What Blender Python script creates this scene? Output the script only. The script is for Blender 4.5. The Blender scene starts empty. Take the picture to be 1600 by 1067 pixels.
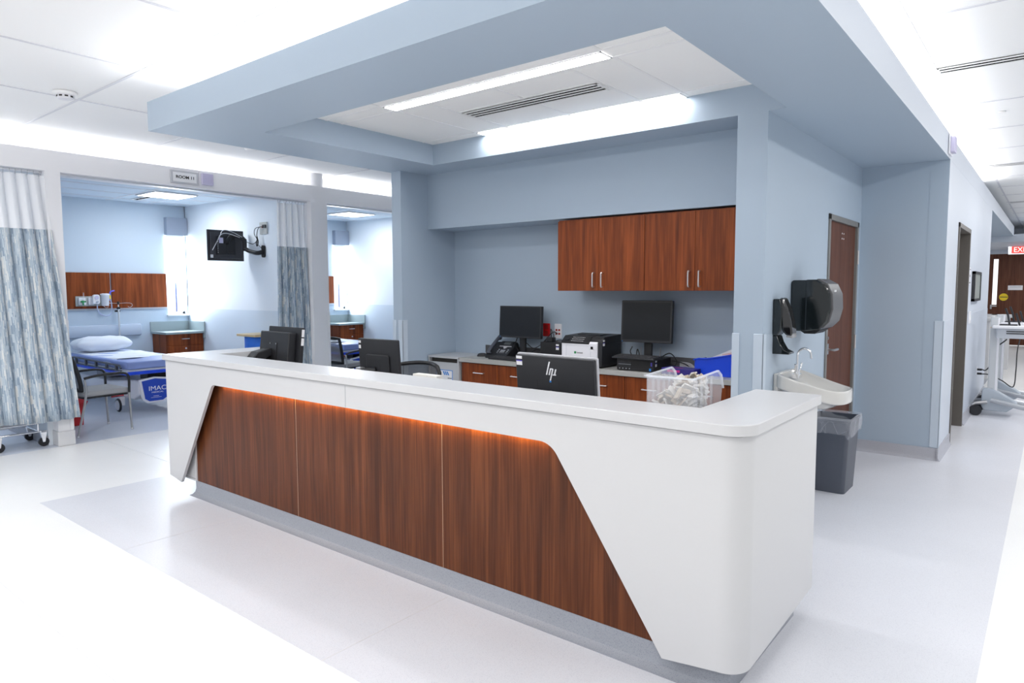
import bpy, bmesh, math, random
from mathutils import Vector, Matrix, Euler
random.seed(7)
R = math.radians
S = bpy.context.scene
COL = S.collection

# ------------------------------------------------------------------ camera
cam_d = bpy.data.cameras.new('camera'); cam = bpy.data.objects.new('camera', cam_d); COL.objects.link(cam)
F = 1059.74
cam_d.sensor_width = 36.0; cam_d.sensor_fit = 'HORIZONTAL'; cam_d.lens = F / 1600 * 36.0
cam_d.clip_start = 0.05; cam_d.clip_end = 200
yaw, pitch, roll = R(38.66009), R(4.45143), R(-0.178847)
fw = Vector((-math.sin(yaw) * math.cos(pitch), math.cos(yaw) * math.cos(pitch), -math.sin(pitch)))
rt = Vector((math.cos(yaw), math.sin(yaw), 0)); up = rt.cross(fw)
rt2 = rt * math.cos(roll) + up * math.sin(roll); up2 = up * math.cos(roll) - rt * math.sin(roll)
m3 = Matrix((rt2, up2, -fw)).transposed()
cam.matrix_world = Matrix.Translation((0, 0, 1.6)) @ m3.to_4x4()
S.camera = cam

# ------------------------------------------------------------------ colour management, world
S.view_settings.view_transform = 'Standard'
S.view_settings.look = 'None'
S.view_settings.gamma = 1.0
S.view_settings.use_curve_mapping = False
S.view_settings.exposure = 0.32
w = bpy.data.worlds.new('world'); S.world = w; w.use_nodes = True
bg = w.node_tree.nodes['Background']; bg.inputs[0].default_value = (0.96, 0.98, 1.0, 1); bg.inputs[1].default_value = 0.52
try:
    S.cycles.max_bounces = 10; S.cycles.diffuse_bounces = 6; S.cycles.transparent_max_bounces = 16
    S.cycles.sample_clamp_indirect = 6
except Exception: pass

def area_light(name, loc, sx, sy, power, rot=(0, 0, 0), color=(1, 1, 1), parent=None):
    l = bpy.data.lights.new(name, 'AREA'); l.shape = 'RECTANGLE'; l.size = sx; l.size_y = sy
    l.energy = power; l.color = color
    o = bpy.data.objects.new(name, l); COL.objects.link(o); o.location = loc; o.rotation_euler = rot
    if parent: o.parent = parent
    return o

DAY = (0.80, 0.90, 1.0); WHITE = (1.0, 0.985, 0.97)
# unseen lamps added as fill over front floor; then coves, rooms and windows
for i, (x, y) in enumerate([(-6.6, 0.3), (-3.6, 0.3), (-0.8, 0.3), (-6.6, -1.9), (-3.6, -1.9), (-0.8, -1.9)]):
    area_light('added_front_fill', (x, y, 3.13), 1.1, 0.5, 27, color=WHITE)
for y in (3.4, 6.5, 9.6, 12.7, 16, 19.3):
    area_light('added_corridor_fill', (0.75, y, 3.13), 0.25, 1.6, 30, color=WHITE)  # lamp row added out of view as corridor fill
area_light('added_vestibule_fill', (-0.4, 21.0, 2.59), 1.6, 1.0, 22, color=WHITE)  # lamp added to brighten the dim end by the exit doors
# cove strips lie on top of the soffit / header and shine up on the ceiling
area_light('cove_front', (-3.0, 2.42, 2.96), 4.2, 0.06, 36, rot=(R(180), 0, 0), color=WHITE)
area_light('cove_side', (-0.93, 7.3, 2.96), 0.06, 9.9, 50, rot=(R(180), 0, 0), color=WHITE)
area_light('cove_end', (-5.02, 3.9, 2.96), 0.06, 2.8, 9, rot=(R(180), 0, 0), color=WHITE)
area_light('cove_header', (-8.16, 3.5, 3.01), 0.06, 12.0, 42, rot=(R(180), 0, 0), color=WHITE)
for k in range(2):
    dy = 3.35 * k
    area_light('room_panel_light', (-10.25, 4.72 + dy, 2.955), 0.56, 0.56, 16, color=(0.93, 0.97, 1.0))
    area_light('window_daylight', (-11.605, 5.42 + dy, 1.95), 1.4, 0.3, 50, rot=(0, R(-90), 0), color=DAY)
area_light('room_panel_light', (-10.25, 1.2, 2.955), 0.56, 0.56, 16, color=(0.93, 0.97, 1.0))

# ------------------------------------------------------------------ materials
MATS = {}
def nodes_of(m): return m.node_tree.nodes, m.node_tree.links
def mat(name, col, rough=0.5, metal=0.0, noise=0.0, nscale=40, bump=0.0, spec=0.5, emit=None, estr=0.0, alpha=1.0, trans=0.0, coat=0.0):
    m = bpy.data.materials.new(name); m.use_nodes = True
    N, L = nodes_of(m); b = N['Principled BSDF']
    b.inputs['Base Color'].default_value = (*col, 1); b.inputs['Roughness'].default_value = rough
    b.inputs['Metallic'].default_value = metal; b.inputs['Specular IOR Level'].default_value = spec
    b.inputs['Coat Weight'].default_value = coat
    b.inputs['Transmission Weight'].default_value = trans; b.inputs['Alpha'].default_value = alpha
    if emit: b.inputs['Emission Color'].default_value = (*emit, 1); b.inputs['Emission Strength'].default_value = estr
    tc = N.new('ShaderNodeTexCoord'); nz = N.new('ShaderNodeTexNoise'); nz.inputs['Scale'].default_value = nscale
    nz.inputs['Detail'].default_value = 4
    L.new(tc.outputs['Object'], nz.inputs['Vector'])
    if noise > 0:
        mx = N.new('ShaderNodeMix'); mx.data_type = 'RGBA'
        mx.inputs[6].default_value = (*[c * (1 - noise) for c in col], 1); mx.inputs[7].default_value = (*[min(1, c * (1 + noise)) for c in col], 1)
        L.new(nz.outputs['Fac'], mx.inputs[0]); L.new(mx.outputs[2], b.inputs['Base Color'])
    if bump > 0:
        bp = N.new('ShaderNodeBump'); bp.inputs['Strength'].default_value = bump; bp.inputs['Distance'].default_value = 0.002
        L.new(nz.outputs['Fac'], bp.inputs['Height']); L.new(bp.outputs[0], b.inputs['Normal'])
    MATS[name] = m
    return m

def wood(name, c1, c2, c3, rough=0.35, sc=1.0, coat=0.0):
    m = bpy.data.materials.new(name); m.use_nodes = True
    N, L = nodes_of(m); b = N['Principled BSDF']; b.inputs['Roughness'].default_value = rough; b.inputs['Coat Weight'].default_value = coat; b.inputs['Specular IOR Level'].default_value = 0.22
    tc = N.new('ShaderNodeTexCoord'); mp = N.new('ShaderNodeMapping'); mp.inputs['Scale'].default_value = (17 * sc, 17 * sc, 0.9 * sc)
    L.new(tc.outputs['Object'], mp.inputs[0])
    n1 = N.new('ShaderNodeTexNoise'); n1.inputs['Scale'].default_value = 1.0; n1.inputs['Detail'].default_value = 6; n1.inputs['Distortion'].default_value = 0.5
    n2 = N.new('ShaderNodeTexNoise'); n2.inputs['Scale'].default_value = 1.0; n2.inputs['Detail'].default_value = 3
    mp2 = N.new('ShaderNodeMapping'); mp2.inputs['Scale'].default_value = (110 * sc, 110 * sc, 2.5 * sc); L.new(tc.outputs['Object'], mp2.inputs[0])
    L.new(mp.outputs[0], n1.inputs['Vector']); L.new(mp2.outputs[0], n2.inputs['Vector'])
    cr = N.new('ShaderNodeValToRGB'); e = cr.color_ramp.elements
    e[0].position = 0.30; e[0].color = (*c1, 1); e[1].position = 0.72; e[1].color = (*c3, 1)
    k = e.new(0.5); k.color = (*c2, 1)
    L.new(n1.outputs['Fac'], cr.inputs[0])
    mx = N.new('ShaderNodeMix'); mx.data_type = 'RGBA'; mx.blend_type = 'MULTIPLY'; mx.inputs[0].default_value = 0.75
    cr2 = N.new('ShaderNodeValToRGB'); cr2.color_ramp.elements[0].position = 0.38; cr2.color_ramp.elements[0].color = (0.62, 0.58, 0.55, 1); cr2.color_ramp.elements[1].position = 0.58; cr2.color_ramp.elements[1].color = (1, 1, 1, 1)
    L.new(n2.outputs['Fac'], cr2.inputs[0]); L.new(cr.outputs[0], mx.inputs[6]); L.new(cr2.outputs[0], mx.inputs[7]); L.new(mx.outputs[2], b.inputs['Base Color'])
    MATS[name] = m
    return m

def speckle(name, col, dark, rough, amt=0.5, cloud=0.04, spec=0.5):
    """sheet vinyl: fine speckle over a faint cloudiness"""
    m = bpy.data.materials.new(name); m.use_nodes = True
    N, L = nodes_of(m); b = N['Principled BSDF']; b.inputs['Roughness'].default_value = rough; b.inputs['Specular IOR Level'].default_value = spec
    tc = N.new('ShaderNodeTexCoord')
    n1 = N.new('ShaderNodeTexNoise'); n1.inputs['Scale'].default_value = 260; n1.inputs['Detail'].default_value = 2
    n2 = N.new('ShaderNodeTexNoise'); n2.inputs['Scale'].default_value = 1.3; n2.inputs['Detail'].default_value = 5
    L.new(tc.outputs['Object'], n1.inputs['Vector']); L.new(tc.outputs['Object'], n2.inputs['Vector'])
    cr = N.new('ShaderNodeValToRGB'); cr.color_ramp.elements[0].position = 0.3; cr.color_ramp.elements[0].color = (*dark, 1)
    cr.color_ramp.elements[1].position = 0.3 + 0.35 * amt; cr.color_ramp.elements[1].color = (*col, 1)
    L.new(n1.outputs['Fac'], cr.inputs[0])
    mx = N.new('ShaderNodeMix'); mx.data_type = 'RGBA'; mx.blend_type = 'MULTIPLY'; mx.inputs[0].default_value = 1.0
    cr2 = N.new('ShaderNodeValToRGB'); v = 1 - cloud * 2.0
    cr2.color_ramp.elements[0].position = 0.35; cr2.color_ramp.elements[0].color = (v, v, v, 1); cr2.color_ramp.elements[1].position = 0.6
    L.new(n2.outputs['Fac'], cr2.inputs[0]); L.new(cr.outputs[0], mx.inputs[6]); L.new(cr2.outputs[0], mx.inputs[7]); L.new(mx.outputs[2], b.inputs['Base Color'])
    MATS[name] = m
    return m

def streaks(name, cols, rough=0.85):
    """curtain cloth with short vertical dashes: random value per cell of a column-shifted grid"""
    m = bpy.data.materials.new(name); m.use_nodes = True
    N, L = nodes_of(m); b = N['Principled BSDF']; b.inputs['Roughness'].default_value = rough; b.inputs['Specular IOR Level'].default_value = 0.1
    tc = N.new('ShaderNodeTexCoord'); sp = N.new('ShaderNodeSeparateXYZ'); L.new(tc.outputs['UV'], sp.inputs[0])
    def math_(op, a, b_=None):
        n = N.new('ShaderNodeMath'); n.operation = op
        for i, v in enumerate((a, b_)):
            if v is None: continue
            if isinstance(v, (int, float)): n.inputs[i].default_value = v
            else: L.new(v, n.inputs[i])
        return n.outputs[0]
    def layer(cx, cy):
        col = math_('FLOOR', math_('MULTIPLY', sp.outputs[0], cx))
        w1 = N.new('ShaderNodeTexWhiteNoise'); w1.noise_dimensions = '1D'; L.new(col, w1.inputs['W'])
        row = math_('FLOOR', math_('ADD', math_('MULTIPLY', sp.outputs[1], cy), math_('MULTIPLY', w1.outputs['Value'], 9)))
        c = N.new('ShaderNodeCombineXYZ'); L.new(col, c.inputs[0]); L.new(row, c.inputs[1])
        w2 = N.new('ShaderNodeTexWhiteNoise'); w2.noise_dimensions = '2D'; L.new(c.outputs[0], w2.inputs['Vector'])
        return w2.outputs['Value']
    v = math_('ADD', math_('MULTIPLY', layer(150, 12), .62), math_('MULTIPLY', layer(70, 4), .38))
    cr = N.new('ShaderNodeValToRGB'); cr.color_ramp.interpolation = 'LINEAR'
    e = cr.color_ramp.elements; e[0].position = .18; e[0].color = (*cols[0], 1); e[1].position = 0.40; e[1].color = (*cols[1], 1)
    k = e.new(0.62); k.color = (*cols[2], 1); k = e.new(0.84); k.color = (*cols[3], 1)
    L.new(v, cr.inputs[0]); L.new(cr.outputs[0], b.inputs['Base Color'])
    MATS[name] = m
    return m

def sheer(name, col, alpha):
    m = bpy.data.materials.new(name); m.use_nodes = True
    N, L = nodes_of(m); b = N['Principled BSDF']; b.inputs['Base Color'].default_value = (*col, 1); b.inputs['Roughness'].default_value = 0.9
    tr = N.new('ShaderNodeBsdfTransparent'); mx = N.new('ShaderNodeMixShader'); mx.inputs[0].default_value = alpha
    L.new(tr.outputs[0], mx.inputs[1]); L.new(b.outputs[0], mx.inputs[2]); L.new(mx.outputs[0], N['Material Output'].inputs[0])
    MATS[name] = m
    return m
def glassy(name, tint=(1, 1, 1), refl=0.08, rough=0.02):
    m = bpy.data.materials.new(name); m.use_nodes = True
    N, L = nodes_of(m); N.remove(N['Principled BSDF'])
    tr = N.new('ShaderNodeBsdfTransparent'); tr.inputs[0].default_value = (*tint, 1); gl = N.new('ShaderNodeBsdfGlossy'); gl.inputs['Roughness'].default_value = rough
    mx = N.new('ShaderNodeMixShader'); mx.inputs[0].default_value = refl
    L.new(tr.outputs[0], mx.inputs[1]); L.new(gl.outputs[0], mx.inputs[2]); L.new(mx.outputs[0], N['Material Output'].inputs[0])
    MATS[name] = m
    return m
def emis(name, col, s):
    m = bpy.data.materials.new(name); m.use_nodes = True
    N, L = nodes_of(m); N.remove(N['Principled BSDF']); e = N.new('ShaderNodeEmission'); e.inputs[0].default_value = (*col, 1); e.inputs[1].default_value = s
    L.new(e.outputs[0], N['Material Output'].inputs[0]); MATS[name] = m
    return m

BLUE = mat('blue_paint', (0.40, 0.485, 0.58), 0.55, noise=0.012, nscale=300)
BLUE_PANEL = mat('blue_wall_sheet', (0.44, 0.52, 0.61), 0.45, noise=0.01, nscale=200)
PALE = mat('pale_blue_paint', (0.60, 0.69, 0.78), 0.55, noise=0.012, nscale=200)
PALE_LIT = mat('lit_pale_blue_paint', (0.82, 0.87, 0.92), 0.5, noise=0.01, nscale=200)  # same pale blue room paint, with window light on the partitions painted in
GREYW = mat('grey_white_paint', (0.85, 0.845, 0.865), 0.55, noise=0.01, nscale=200)
GREYW2 = mat('grey_white_sheet', (0.85, 0.845, 0.86), 0.4, noise=0.01, nscale=200)
CORR = mat('corridor_paint', (0.60, 0.645, 0.715), 0.5, noise=0.012, nscale=200)
CORR2 = mat('corridor_sheet', (0.60, 0.65, 0.73), 0.38, noise=0.01, nscale=200)
CEIL = mat('ceiling_tile', (0.92, 0.92, 0.92), 0.9, noise=0.01, nscale=400, bump=0.1)
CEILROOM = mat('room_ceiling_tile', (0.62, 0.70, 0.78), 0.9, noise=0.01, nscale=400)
TBAR = mat('ceiling_bar', (0.70, 0.70, 0.74), 0.6)
TBARW = mat('white_ceiling_bar', (0.9, 0.9, 0.9), 0.6)
FL_W = speckle('white_vinyl', (0.86, 0.86, 0.855), (0.74, 0.74, 0.74), 0.34, cloud=0.015)
FL_G = speckle('grey_vinyl', (0.68, 0.69, 0.735), (0.58, 0.59, 0.64), 0.34, cloud=0.02)
FL_R = speckle('room_vinyl', (0.66, 0.70, 0.78), (0.56, 0.60, 0.68), 0.36, cloud=0.03)
COVE = speckle('cove_vinyl', (0.33, 0.35, 0.395), (0.22, 0.24, 0.28), 0.4, cloud=0.02)
COVE_L = speckle('light_cove_vinyl', (0.70, 0.70, 0.71), (0.58, 0.58, 0.60), 0.4, cloud=0.02)
SOLID = mat('white_solid_surface', (0.60, 0.60, 0.61), 0.30, noise=0.008, nscale=120)
GAP = mat('shadow_gap', (0.05, 0.045, 0.04), 0.8)
THROAT = mat('vent_shade', (0.003, 0.003, 0.004), 1.0, spec=0.0)  # near-black colour stands in for the shade inside the vents
WOOD = wood('cherry_laminate', (0.075, 0.022, 0.009), (0.125, 0.037, 0.013), (0.19, 0.060, 0.021), 0.36)
WOODC = wood('cherry_cabinet', (0.125, 0.027, 0.007), (0.23, 0.052, 0.012), (0.34, 0.083, 0.020), 0.45, 1.2)
WOODD = wood('walnut_door', (0.10, 0.036, 0.020), (0.135, 0.050, 0.028), (0.17, 0.066, 0.038), 0.5, 0.9)
STONE = mat('grey_laminate', (0.40, 0.40, 0.385), 0.4, noise=0.08, nscale=260)
TEALT = mat('grey_green_laminate', (0.30, 0.36, 0.375), 0.35, noise=0.06, nscale=260)
STEEL = mat('brushed_steel', (0.72, 0.72, 0.73), 0.28, 1.0)
CHROME = mat('chrome', (0.85, 0.85, 0.87), 0.08, 1.0)
GREYMET = mat('grey_metal', (0.42, 0.42, 0.43), 0.35, 0.7)
FRAMEM = mat('bronze_frame_paint', (0.13, 0.118, 0.105), 0.45)
FRAMEG = mat('grey_frame_paint', (0.20, 0.20, 0.195), 0.45)
BLACK = mat('black_plastic', (0.012, 0.012, 0.014), 0.42)
BLACK2 = mat('charcoal_plastic', (0.017, 0.018, 0.022), 0.46, bump=0.15, nscale=500)
SCREEN = mat('dark_screen', (0.008, 0.010, 0.014), 0.32, spec=0.3)
SILVER = mat('silver_plastic', (0.55, 0.55, 0.58), 0.35, 0.3)
WPLAS = mat('white_plastic', (0.80, 0.80, 0.84), 0.38)
GPLAS = mat('grey_plastic', (0.42, 0.45, 0.50), 0.42)
LAV = mat('lavender_plastic', (0.60, 0.57, 0.75), 0.4)
LABEL = mat('label_white', (0.85, 0.85, 0.87), 0.6)
LABELB = mat('label_violet', (0.10, 0.08, 0.50), 0.6)
LABELC = mat('label_blue', (0.03, 0.22, 0.62), 0.6)
RED = mat('red_plastic', (0.60, 0.01, 0.015), 0.4)
REDD = mat('dark_red_socket', (0.32, 0.012, 0.01), 0.5)
BLUEP = mat('blue_plastic', (0.005, 0.06, 0.68), 0.35)
BLUEF = mat('blue_cloth', (0.03, 0.17, 0.70), 0.75, noise=0.15, nscale=12)
BLUEDK = mat('dark_blue_carton', (0.03, 0.02, 0.20), 0.4)
MAG = mat('magenta_print', (0.55, 0.02, 0.25), 0.5)
MATT = mat('mattress_vinyl', (0.26, 0.34, 0.66), 0.5, bump=0.1, nscale=30)
LINEN = mat('white_linen', (0.78, 0.82, 0.90), 0.85, bump=0.4, nscale=25)
FABG = mat('grey_upholstery', (0.33, 0.33, 0.34), 0.9, noise=0.08, nscale=350)
MESHF = sheer('chair_mesh', (0.30, 0.30, 0.32), 0.62)
MESHD = sheer('dark_chair_mesh', (0.05, 0.05, 0.055), 0.75)
NET = sheer('curtain_net', (0.86, 0.87, 0.90), 0.80)
CURT = streaks('curtain_cloth', [(0.26, 0.33, 0.42), (0.40, 0.48, 0.56), (0.50, 0.57, 0.63), (0.72, 0.72, 0.70)])
SHADE = mat('roller_shade', (0.80, 0.82, 0.80), 0.9, emit=None)
VALB = mat('valance_blue', (0.33, 0.38, 0.47), 0.6)
GLASS = glassy('window_glass')
CLEARP = sheer('clear_plastic', (0.84, 0.87, 0.93), 0.17)
BAGP = sheer('clear_bag_film', (0.70, 0.72, 0.78), 0.24)
DARKG = mat('dark_grey_plastic', (0.075, 0.085, 0.11), 0.42)
PORC = mat('porcelain', (0.62, 0.61, 0.585), 0.08, coat=0.5)
SMOKE = mat('smoked_plastic', (0.010, 0.014, 0.016), 0.10, coat=0.3)
GREEN = mat('green_plastic', (0.01, 0.25, 0.07), 0.4)
YEL = mat('yellow_sticker', (0.85, 0.62, 0.02), 0.6)
PAPER = mat('paper', (0.80, 0.78, 0.78), 0.8)
PINKW = mat('printed_paper', (0.70, 0.10, 0.10), 0.8)
TAN = mat('tan_laminate', (0.62, 0.47, 0.26), 0.45)
TUBE = sheer('clear_tubing', (0.55, 0.62, 0.85), 0.7)
PACK = mat('packet_white', (0.62, 0.59, 0.55), 0.5, noise=0.3, nscale=60)
PACKB = mat('packet_beige', (0.46, 0.38, 0.29), 0.5, noise=0.3, nscale=60)
E_STRIP = emis('strip_diffuser', (1, 0.985, 1.0), 24)
E_WALLW = emis('wall_wash_diffuser', (1, 0.99, 0.98), 26)
E_PANEL = emis('panel_diffuser', (0.95, 0.98, 1.0), 5)
E_WIN = emis('bright_daylight_pane', (0.93, 0.97, 1.0), 1.25)  # panes glow in place of the bright daylight behind them
E_LED = emis('warm_led', (1.0, 0.30, 0.05), 4)
E_EXIT = emis('exit_red', (1.0, 0.09, 0.08), 1.1)
E_EXITW = emis('exit_letters', (1.0, 0.82, 0.8), 1.3)

# ------------------------------------------------------------------ mesh building
class MB:
    def __init__(s): s.bm = bmesh.new(); s.mi = 0; s.uv = None
    def _f(s, vs, flip=False):
        try:
            f = s.bm.faces.new(vs[::-1] if flip else vs); f.material_index = s.mi; return f
        except ValueError: return None
    def box(s, x0, x1, y0, y1, z0, z1, rot=None, pivot=None):
        vs = [s.bm.verts.new(p) for p in ((x0, y0, z0), (x1, y0, z0), (x1, y1, z0), (x0, y1, z0), (x0, y0, z1), (x1, y0, z1), (x1, y1, z1), (x0, y1, z1))]
        for a in ((3, 2, 1, 0), (4, 5, 6, 7), (0, 1, 5, 4), (1, 2, 6, 5), (2, 3, 7, 6), (3, 0, 4, 7)): s._f([vs[i] for i in a])
        if rot is not None:
            pv = Vector(pivot) if pivot is not None else Vector(((x0 + x1) / 2, (y0 + y1) / 2, (z0 + z1) / 2))
            M = rot if isinstance(rot, Matrix) else Euler(rot).to_matrix()
            for v in vs: v.co = pv + M @ (v.co - pv)
        return s
    def prism(s, pts, axis, a, b):
        """pts 2D polygon in the two other axes (x:yz, y:xz, z:xy)"""
        def P(p, t):
            return {'x': (t, p[0], p[1]), 'y': (p[0], t, p[1]), 'z': (p[0], p[1], t)}[axis]
        A = [s.bm.verts.new(P(p, a)) for p in pts]; B = [s.bm.verts.new(P(p, b)) for p in pts]; n = len(pts)
        s._f(A[::-1]); s._f(B)
        for i in range(n): s._f([A[i], A[(i + 1) % n], B[(i + 1) % n], B[i]])
        return s
    def cyl(s, p0, p1, r0, r1=None, n=20, caps=True):
        return s.tube([p0, p1], [r0, r0 if r1 is None else r1], n, caps)
    def tube(s, pts, r, n=10, caps=True, closed=False):
        pts = [Vector(p) for p in pts]; k = len(pts)
        rr = r if isinstance(r, (list, tuple)) else [r] * k
        ref = None; rings = []
        for i, p in enumerate(pts):
            if closed: d = pts[(i + 1) % k] - pts[i - 1]
            else: d = pts[min(i + 1, k - 1)] - pts[max(i - 1, 0)]
            d.normalize()
            if ref is None:
                ref = Vector((0, 0, 1)) if abs(d.z) < 0.9 else Vector((1, 0, 0))
            u = ref - d * ref.dot(d)
            if u.length < 1e-4: u = d.orthogonal()
            u.normalize(); v = d.cross(u); ref = u
            rings.append([s.bm.verts.new(p + (u * math.cos(t) + v * math.sin(t)) * rr[i]) for t in [2 * math.pi * j / n for j in range(n)]])
        for i in range(k - 1 if not closed else k):
            a, b = rings[i], rings[(i + 1) % k]
            for j in range(n): s._f([a[j], a[(j + 1) % n], b[(j + 1) % n], b[j]])
        if caps and not closed: s._f(rings[0][::-1]); s._f(rings[-1])
        return s
    def lathe(s, prof, c=(0, 0, 0), n=28, axis='z'):
        rings = []
        for r, h in prof:
            ring = []
            for j in range(n):
                t = 2 * math.pi * j / n; a, b = r * math.cos(t), r * math.sin(t)
                p = {'z': (a, b, h), 'x': (h, a, b), 'y': (a, h, b)}[axis]
                ring.append(s.bm.verts.new(Vector(c) + Vector(p)))
            rings.append(ring)
        for i in range(len(rings) - 1):
            for j in range(n): s._f([rings[i][j], rings[i][(j + 1) % n], rings[i + 1][(j + 1) % n], rings[i + 1][j]])
        if prof[0][0] > 1e-5: s._f(rings[0][::-1])
        if prof[-1][0] > 1e-5: s._f(rings[-1])
        return s
    def grid(s, fn, nu, nv, uv=False, closed_u=False):
        V = [[s.bm.verts.new(fn(i / nu, j / nv)) for j in range(nv + 1)] for i in range(nu + (0 if closed_u else 1))]
        if uv and s.uv is None: s.uv = s.bm.loops.layers.uv.new('UVMap')
        M = len(V)
        for i in range(nu):
            for j in range(nv):
                f = s._f([V[i][j], V[(i + 1) % M][j], V[(i + 1) % M][j + 1], V[i][j + 1]])
                if f and uv:
                    for l, (a, b) in zip(f.loops, ((i, j), (i + 1, j), (i + 1, j + 1), (i, j + 1))): l[s.uv].uv = (a / nu * uv[0], b / nv * uv[1])
        return s
    def rbox(s, x0, x1, y0, y1, z0, z1, r=0.02, n=5, axis='z'):
        """box with rounded corners about the axis"""
        def poly(a0, a1, b0, b1):
            out = []
            for cx, cy, st in ((a1 - r, b1 - r, 0), (a0 + r, b1 - r, 90), (a0 + r, b0 + r, 180), (a1 - r, b0 + r, 270)):
                for i in range(n + 1): t = R(st + 90 * i / n); out.append((cx + r * math.cos(t), cy + r * math.sin(t)))
            return out
        if axis == 'z': return s.prism(poly(x0, x1, y0, y1), 'z', z0, z1)
        if axis == 'y': return s.prism(poly(x0, x1, z0, z1), 'y', y0, y1)
        return s.prism(poly(y0, y1, z0, z1), 'x', x0, x1)
    def build(s, name, mats, parent=None, bevel=0, seg=2, smooth=35, solid=0, sub=0, M=None):
        bm = s.bm
        if M is not None: bmesh.ops.transform(bm, matrix=M, verts=bm.verts)
        if parent is not None and parent.get('world'):
            o = parent
            inv = Vector(o['world'])
            for v in bm.verts: v.co -= inv
        bmesh.ops.recalc_face_normals(bm, faces=bm.faces)
        me = bpy.data.meshes.new(name); bm.to_mesh(me); bm.free()
        if not isinstance(mats, (list, tuple)): mats = [mats]
        for m in mats: me.materials.append(m)
        if smooth:
            me.shade_smooth(); me.set_sharp_from_angle(angle=R(smooth))
        o = bpy.data.objects.new(name, me); COL.objects.link(o)
        if parent is not None: o.parent = parent
        if solid: md = o.modifiers.new('solid', 'SOLIDIFY'); md.thickness = solid; md.offset = 0
        if sub: md = o.modifiers.new('sub', 'SUBSURF'); md.levels = sub; md.render_levels = sub
        if bevel:
            md = o.modifiers.new('bevel', 'BEVEL'); md.width = bevel; md.segments = seg; md.limit_method = 'ANGLE'; md.angle_limit = R(40)
            md.harden_normals = False
        return o

def tag(o, label, cat, group=None, kind=None):
    o['label'] = label; o['category'] = cat
    if group: o['group'] = group
    if kind: o['kind'] = kind
    return o
def thing(name, label, cat, loc=(0, 0, 0), rz=0, group=None, world=False):
    """world=True: parts are written in room coordinates"""
    o = bpy.data.objects.new(name, None); COL.objects.link(o); o.empty_display_size = 0.1
    o.location = loc; o.rotation_euler = (0, 0, rz)
    tag(o, label, cat, group)
    if world: o['world'] = list(loc)
    return o
def struct(name, mb, m, **k):
    o = mb.build(name, m, **k); o['kind'] = 'structure'; return o
def single(o, parent_loc=None): return o
def clean():
    for o in bpy.data.objects:
        if 'world' in o.keys(): del o['world']
def copy_tree(o, shift=(0, 0, 0), label=None, parent=None):
    c = o.copy(); COL.objects.link(c)
    if parent is not None: c.parent = parent
    else: c.location = Vector(o.location) + Vector(shift)
    if label: c['label'] = label
    for ch in [x for x in bpy.data.objects if x.parent == o]: copy_tree(ch, parent=c)
    return c
def sub(o, parent):
    """re-hang a part (built under the thing) below another part, in place"""
    o.parent = parent; return o
def text(name, s, size, loc, rot, m, parent=None, ext=0.0006, align='CENTER', sx=1.0, bold=0.0):
    cu = bpy.data.curves.new(name, 'FONT'); cu.body = s; cu.size = size; cu.extrude = ext; cu.offset = bold; cu.align_x = align; cu.align_y = 'CENTER'
    t = bpy.data.objects.new(name, cu); COL.objects.link(t)
    dg = bpy.context.evaluated_depsgraph_get()
    me = bpy.data.meshes.new_from_object(t.evaluated_get(dg)); bpy.data.objects.remove(t)
    me.name = name; me.materials.clear(); me.materials.append(m)
    M = Matrix.Translation(loc) @ Euler(rot).to_matrix().to_4x4() @ Matrix.Diagonal((sx, 1, 1, 1))
    me.transform(M)
    if parent is not None and parent.get('world'): me.transform(Matrix.Translation(-Vector(parent['world'])))
    o = bpy.data.objects.new(name, me); COL.objects.link(o)
    if parent is not None: o.parent = parent
    return o
def bez(pts, n=8):
    """smooth curve through points (Catmull-Rom)"""
    P = [Vector(p) for p in pts]; P = [P[0] * 2 - P[1]] + P + [P[-1] * 2 - P[-2]]; out = []
    for i in range(1, len(P) - 2):
        for k in range(n):
            t = k / n; a, b, c, d = P[i - 1], P[i], P[i + 1], P[i + 2]
            out.append(0.5 * ((2 * b) + (c - a) * t + (2 * a - 5 * b + 4 * c - d) * t * t + (3 * b - a - 3 * c + d) * t ** 3))
    out.append(P[-2]); return out

# ================================================================== THE SETTING
def bx(*a): return MB().box(*a)
CZ = 3.17
# floors
struct('floor', bx(-7.9, 3.0, -3.2, 23.0, -0.1, 0.0), FL_W)
struct('floor', bx(-5.91, -0.18, 1.68, 12.4, -0.1, 0.002), FL_G)
struct('floor', bx(-11.6, -7.9, -0.6, 9.1, -0.1, 0.001), FL_R)
f = MB()
for x in (-4.42, -2.4): f.box(x - .002, x + .002, 1.68, 2.46, 0.0, 0.0028)
f.box(-7.9, -5.9, 2.85, 2.854, 0, .0022); f.box(-5.2, -1.2, 1.06, 1.064, 0, .0022); f.box(-5.2, -5.196, -3, 1.06, 0, .0022)
struct('floor_seam', f, COVE_L)

# ceilings with their grid
def ceiling(x0, x1, y0, y1, z, xs, ys, mats, bar=0.024):
    c = MB(); c.box(x0, x1, y0, y1, z, z + 0.06); c.mi = 1
    for x in xs: c.box(x - bar / 2, x + bar / 2, y0, y1, z - 0.004, z + .001)
    for y in ys: c.box(x0, x1, y - bar / 2, y + bar / 2, z - 0.0042, z + .001)
    return struct('ceiling', c, mats)
ceiling(-8.22, -0.79, -3.2, 23, CZ, [-0.81 - 1.22 * k - (0.70) for k in range(0)] + [-3.95 + 1.22 * k for k in range(-2, 3)], [2.25 + 1.22 * k for k in range(-4, 7)], [CEIL, TBAR])
ceiling(-0.79, 3.0, -3.2, 23, CZ, [-0.755 + 1.22 * k for k in range(4)], [2.25 + 1.22 * k for k in range(-4, 17)], [CEIL, TBAR])

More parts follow.
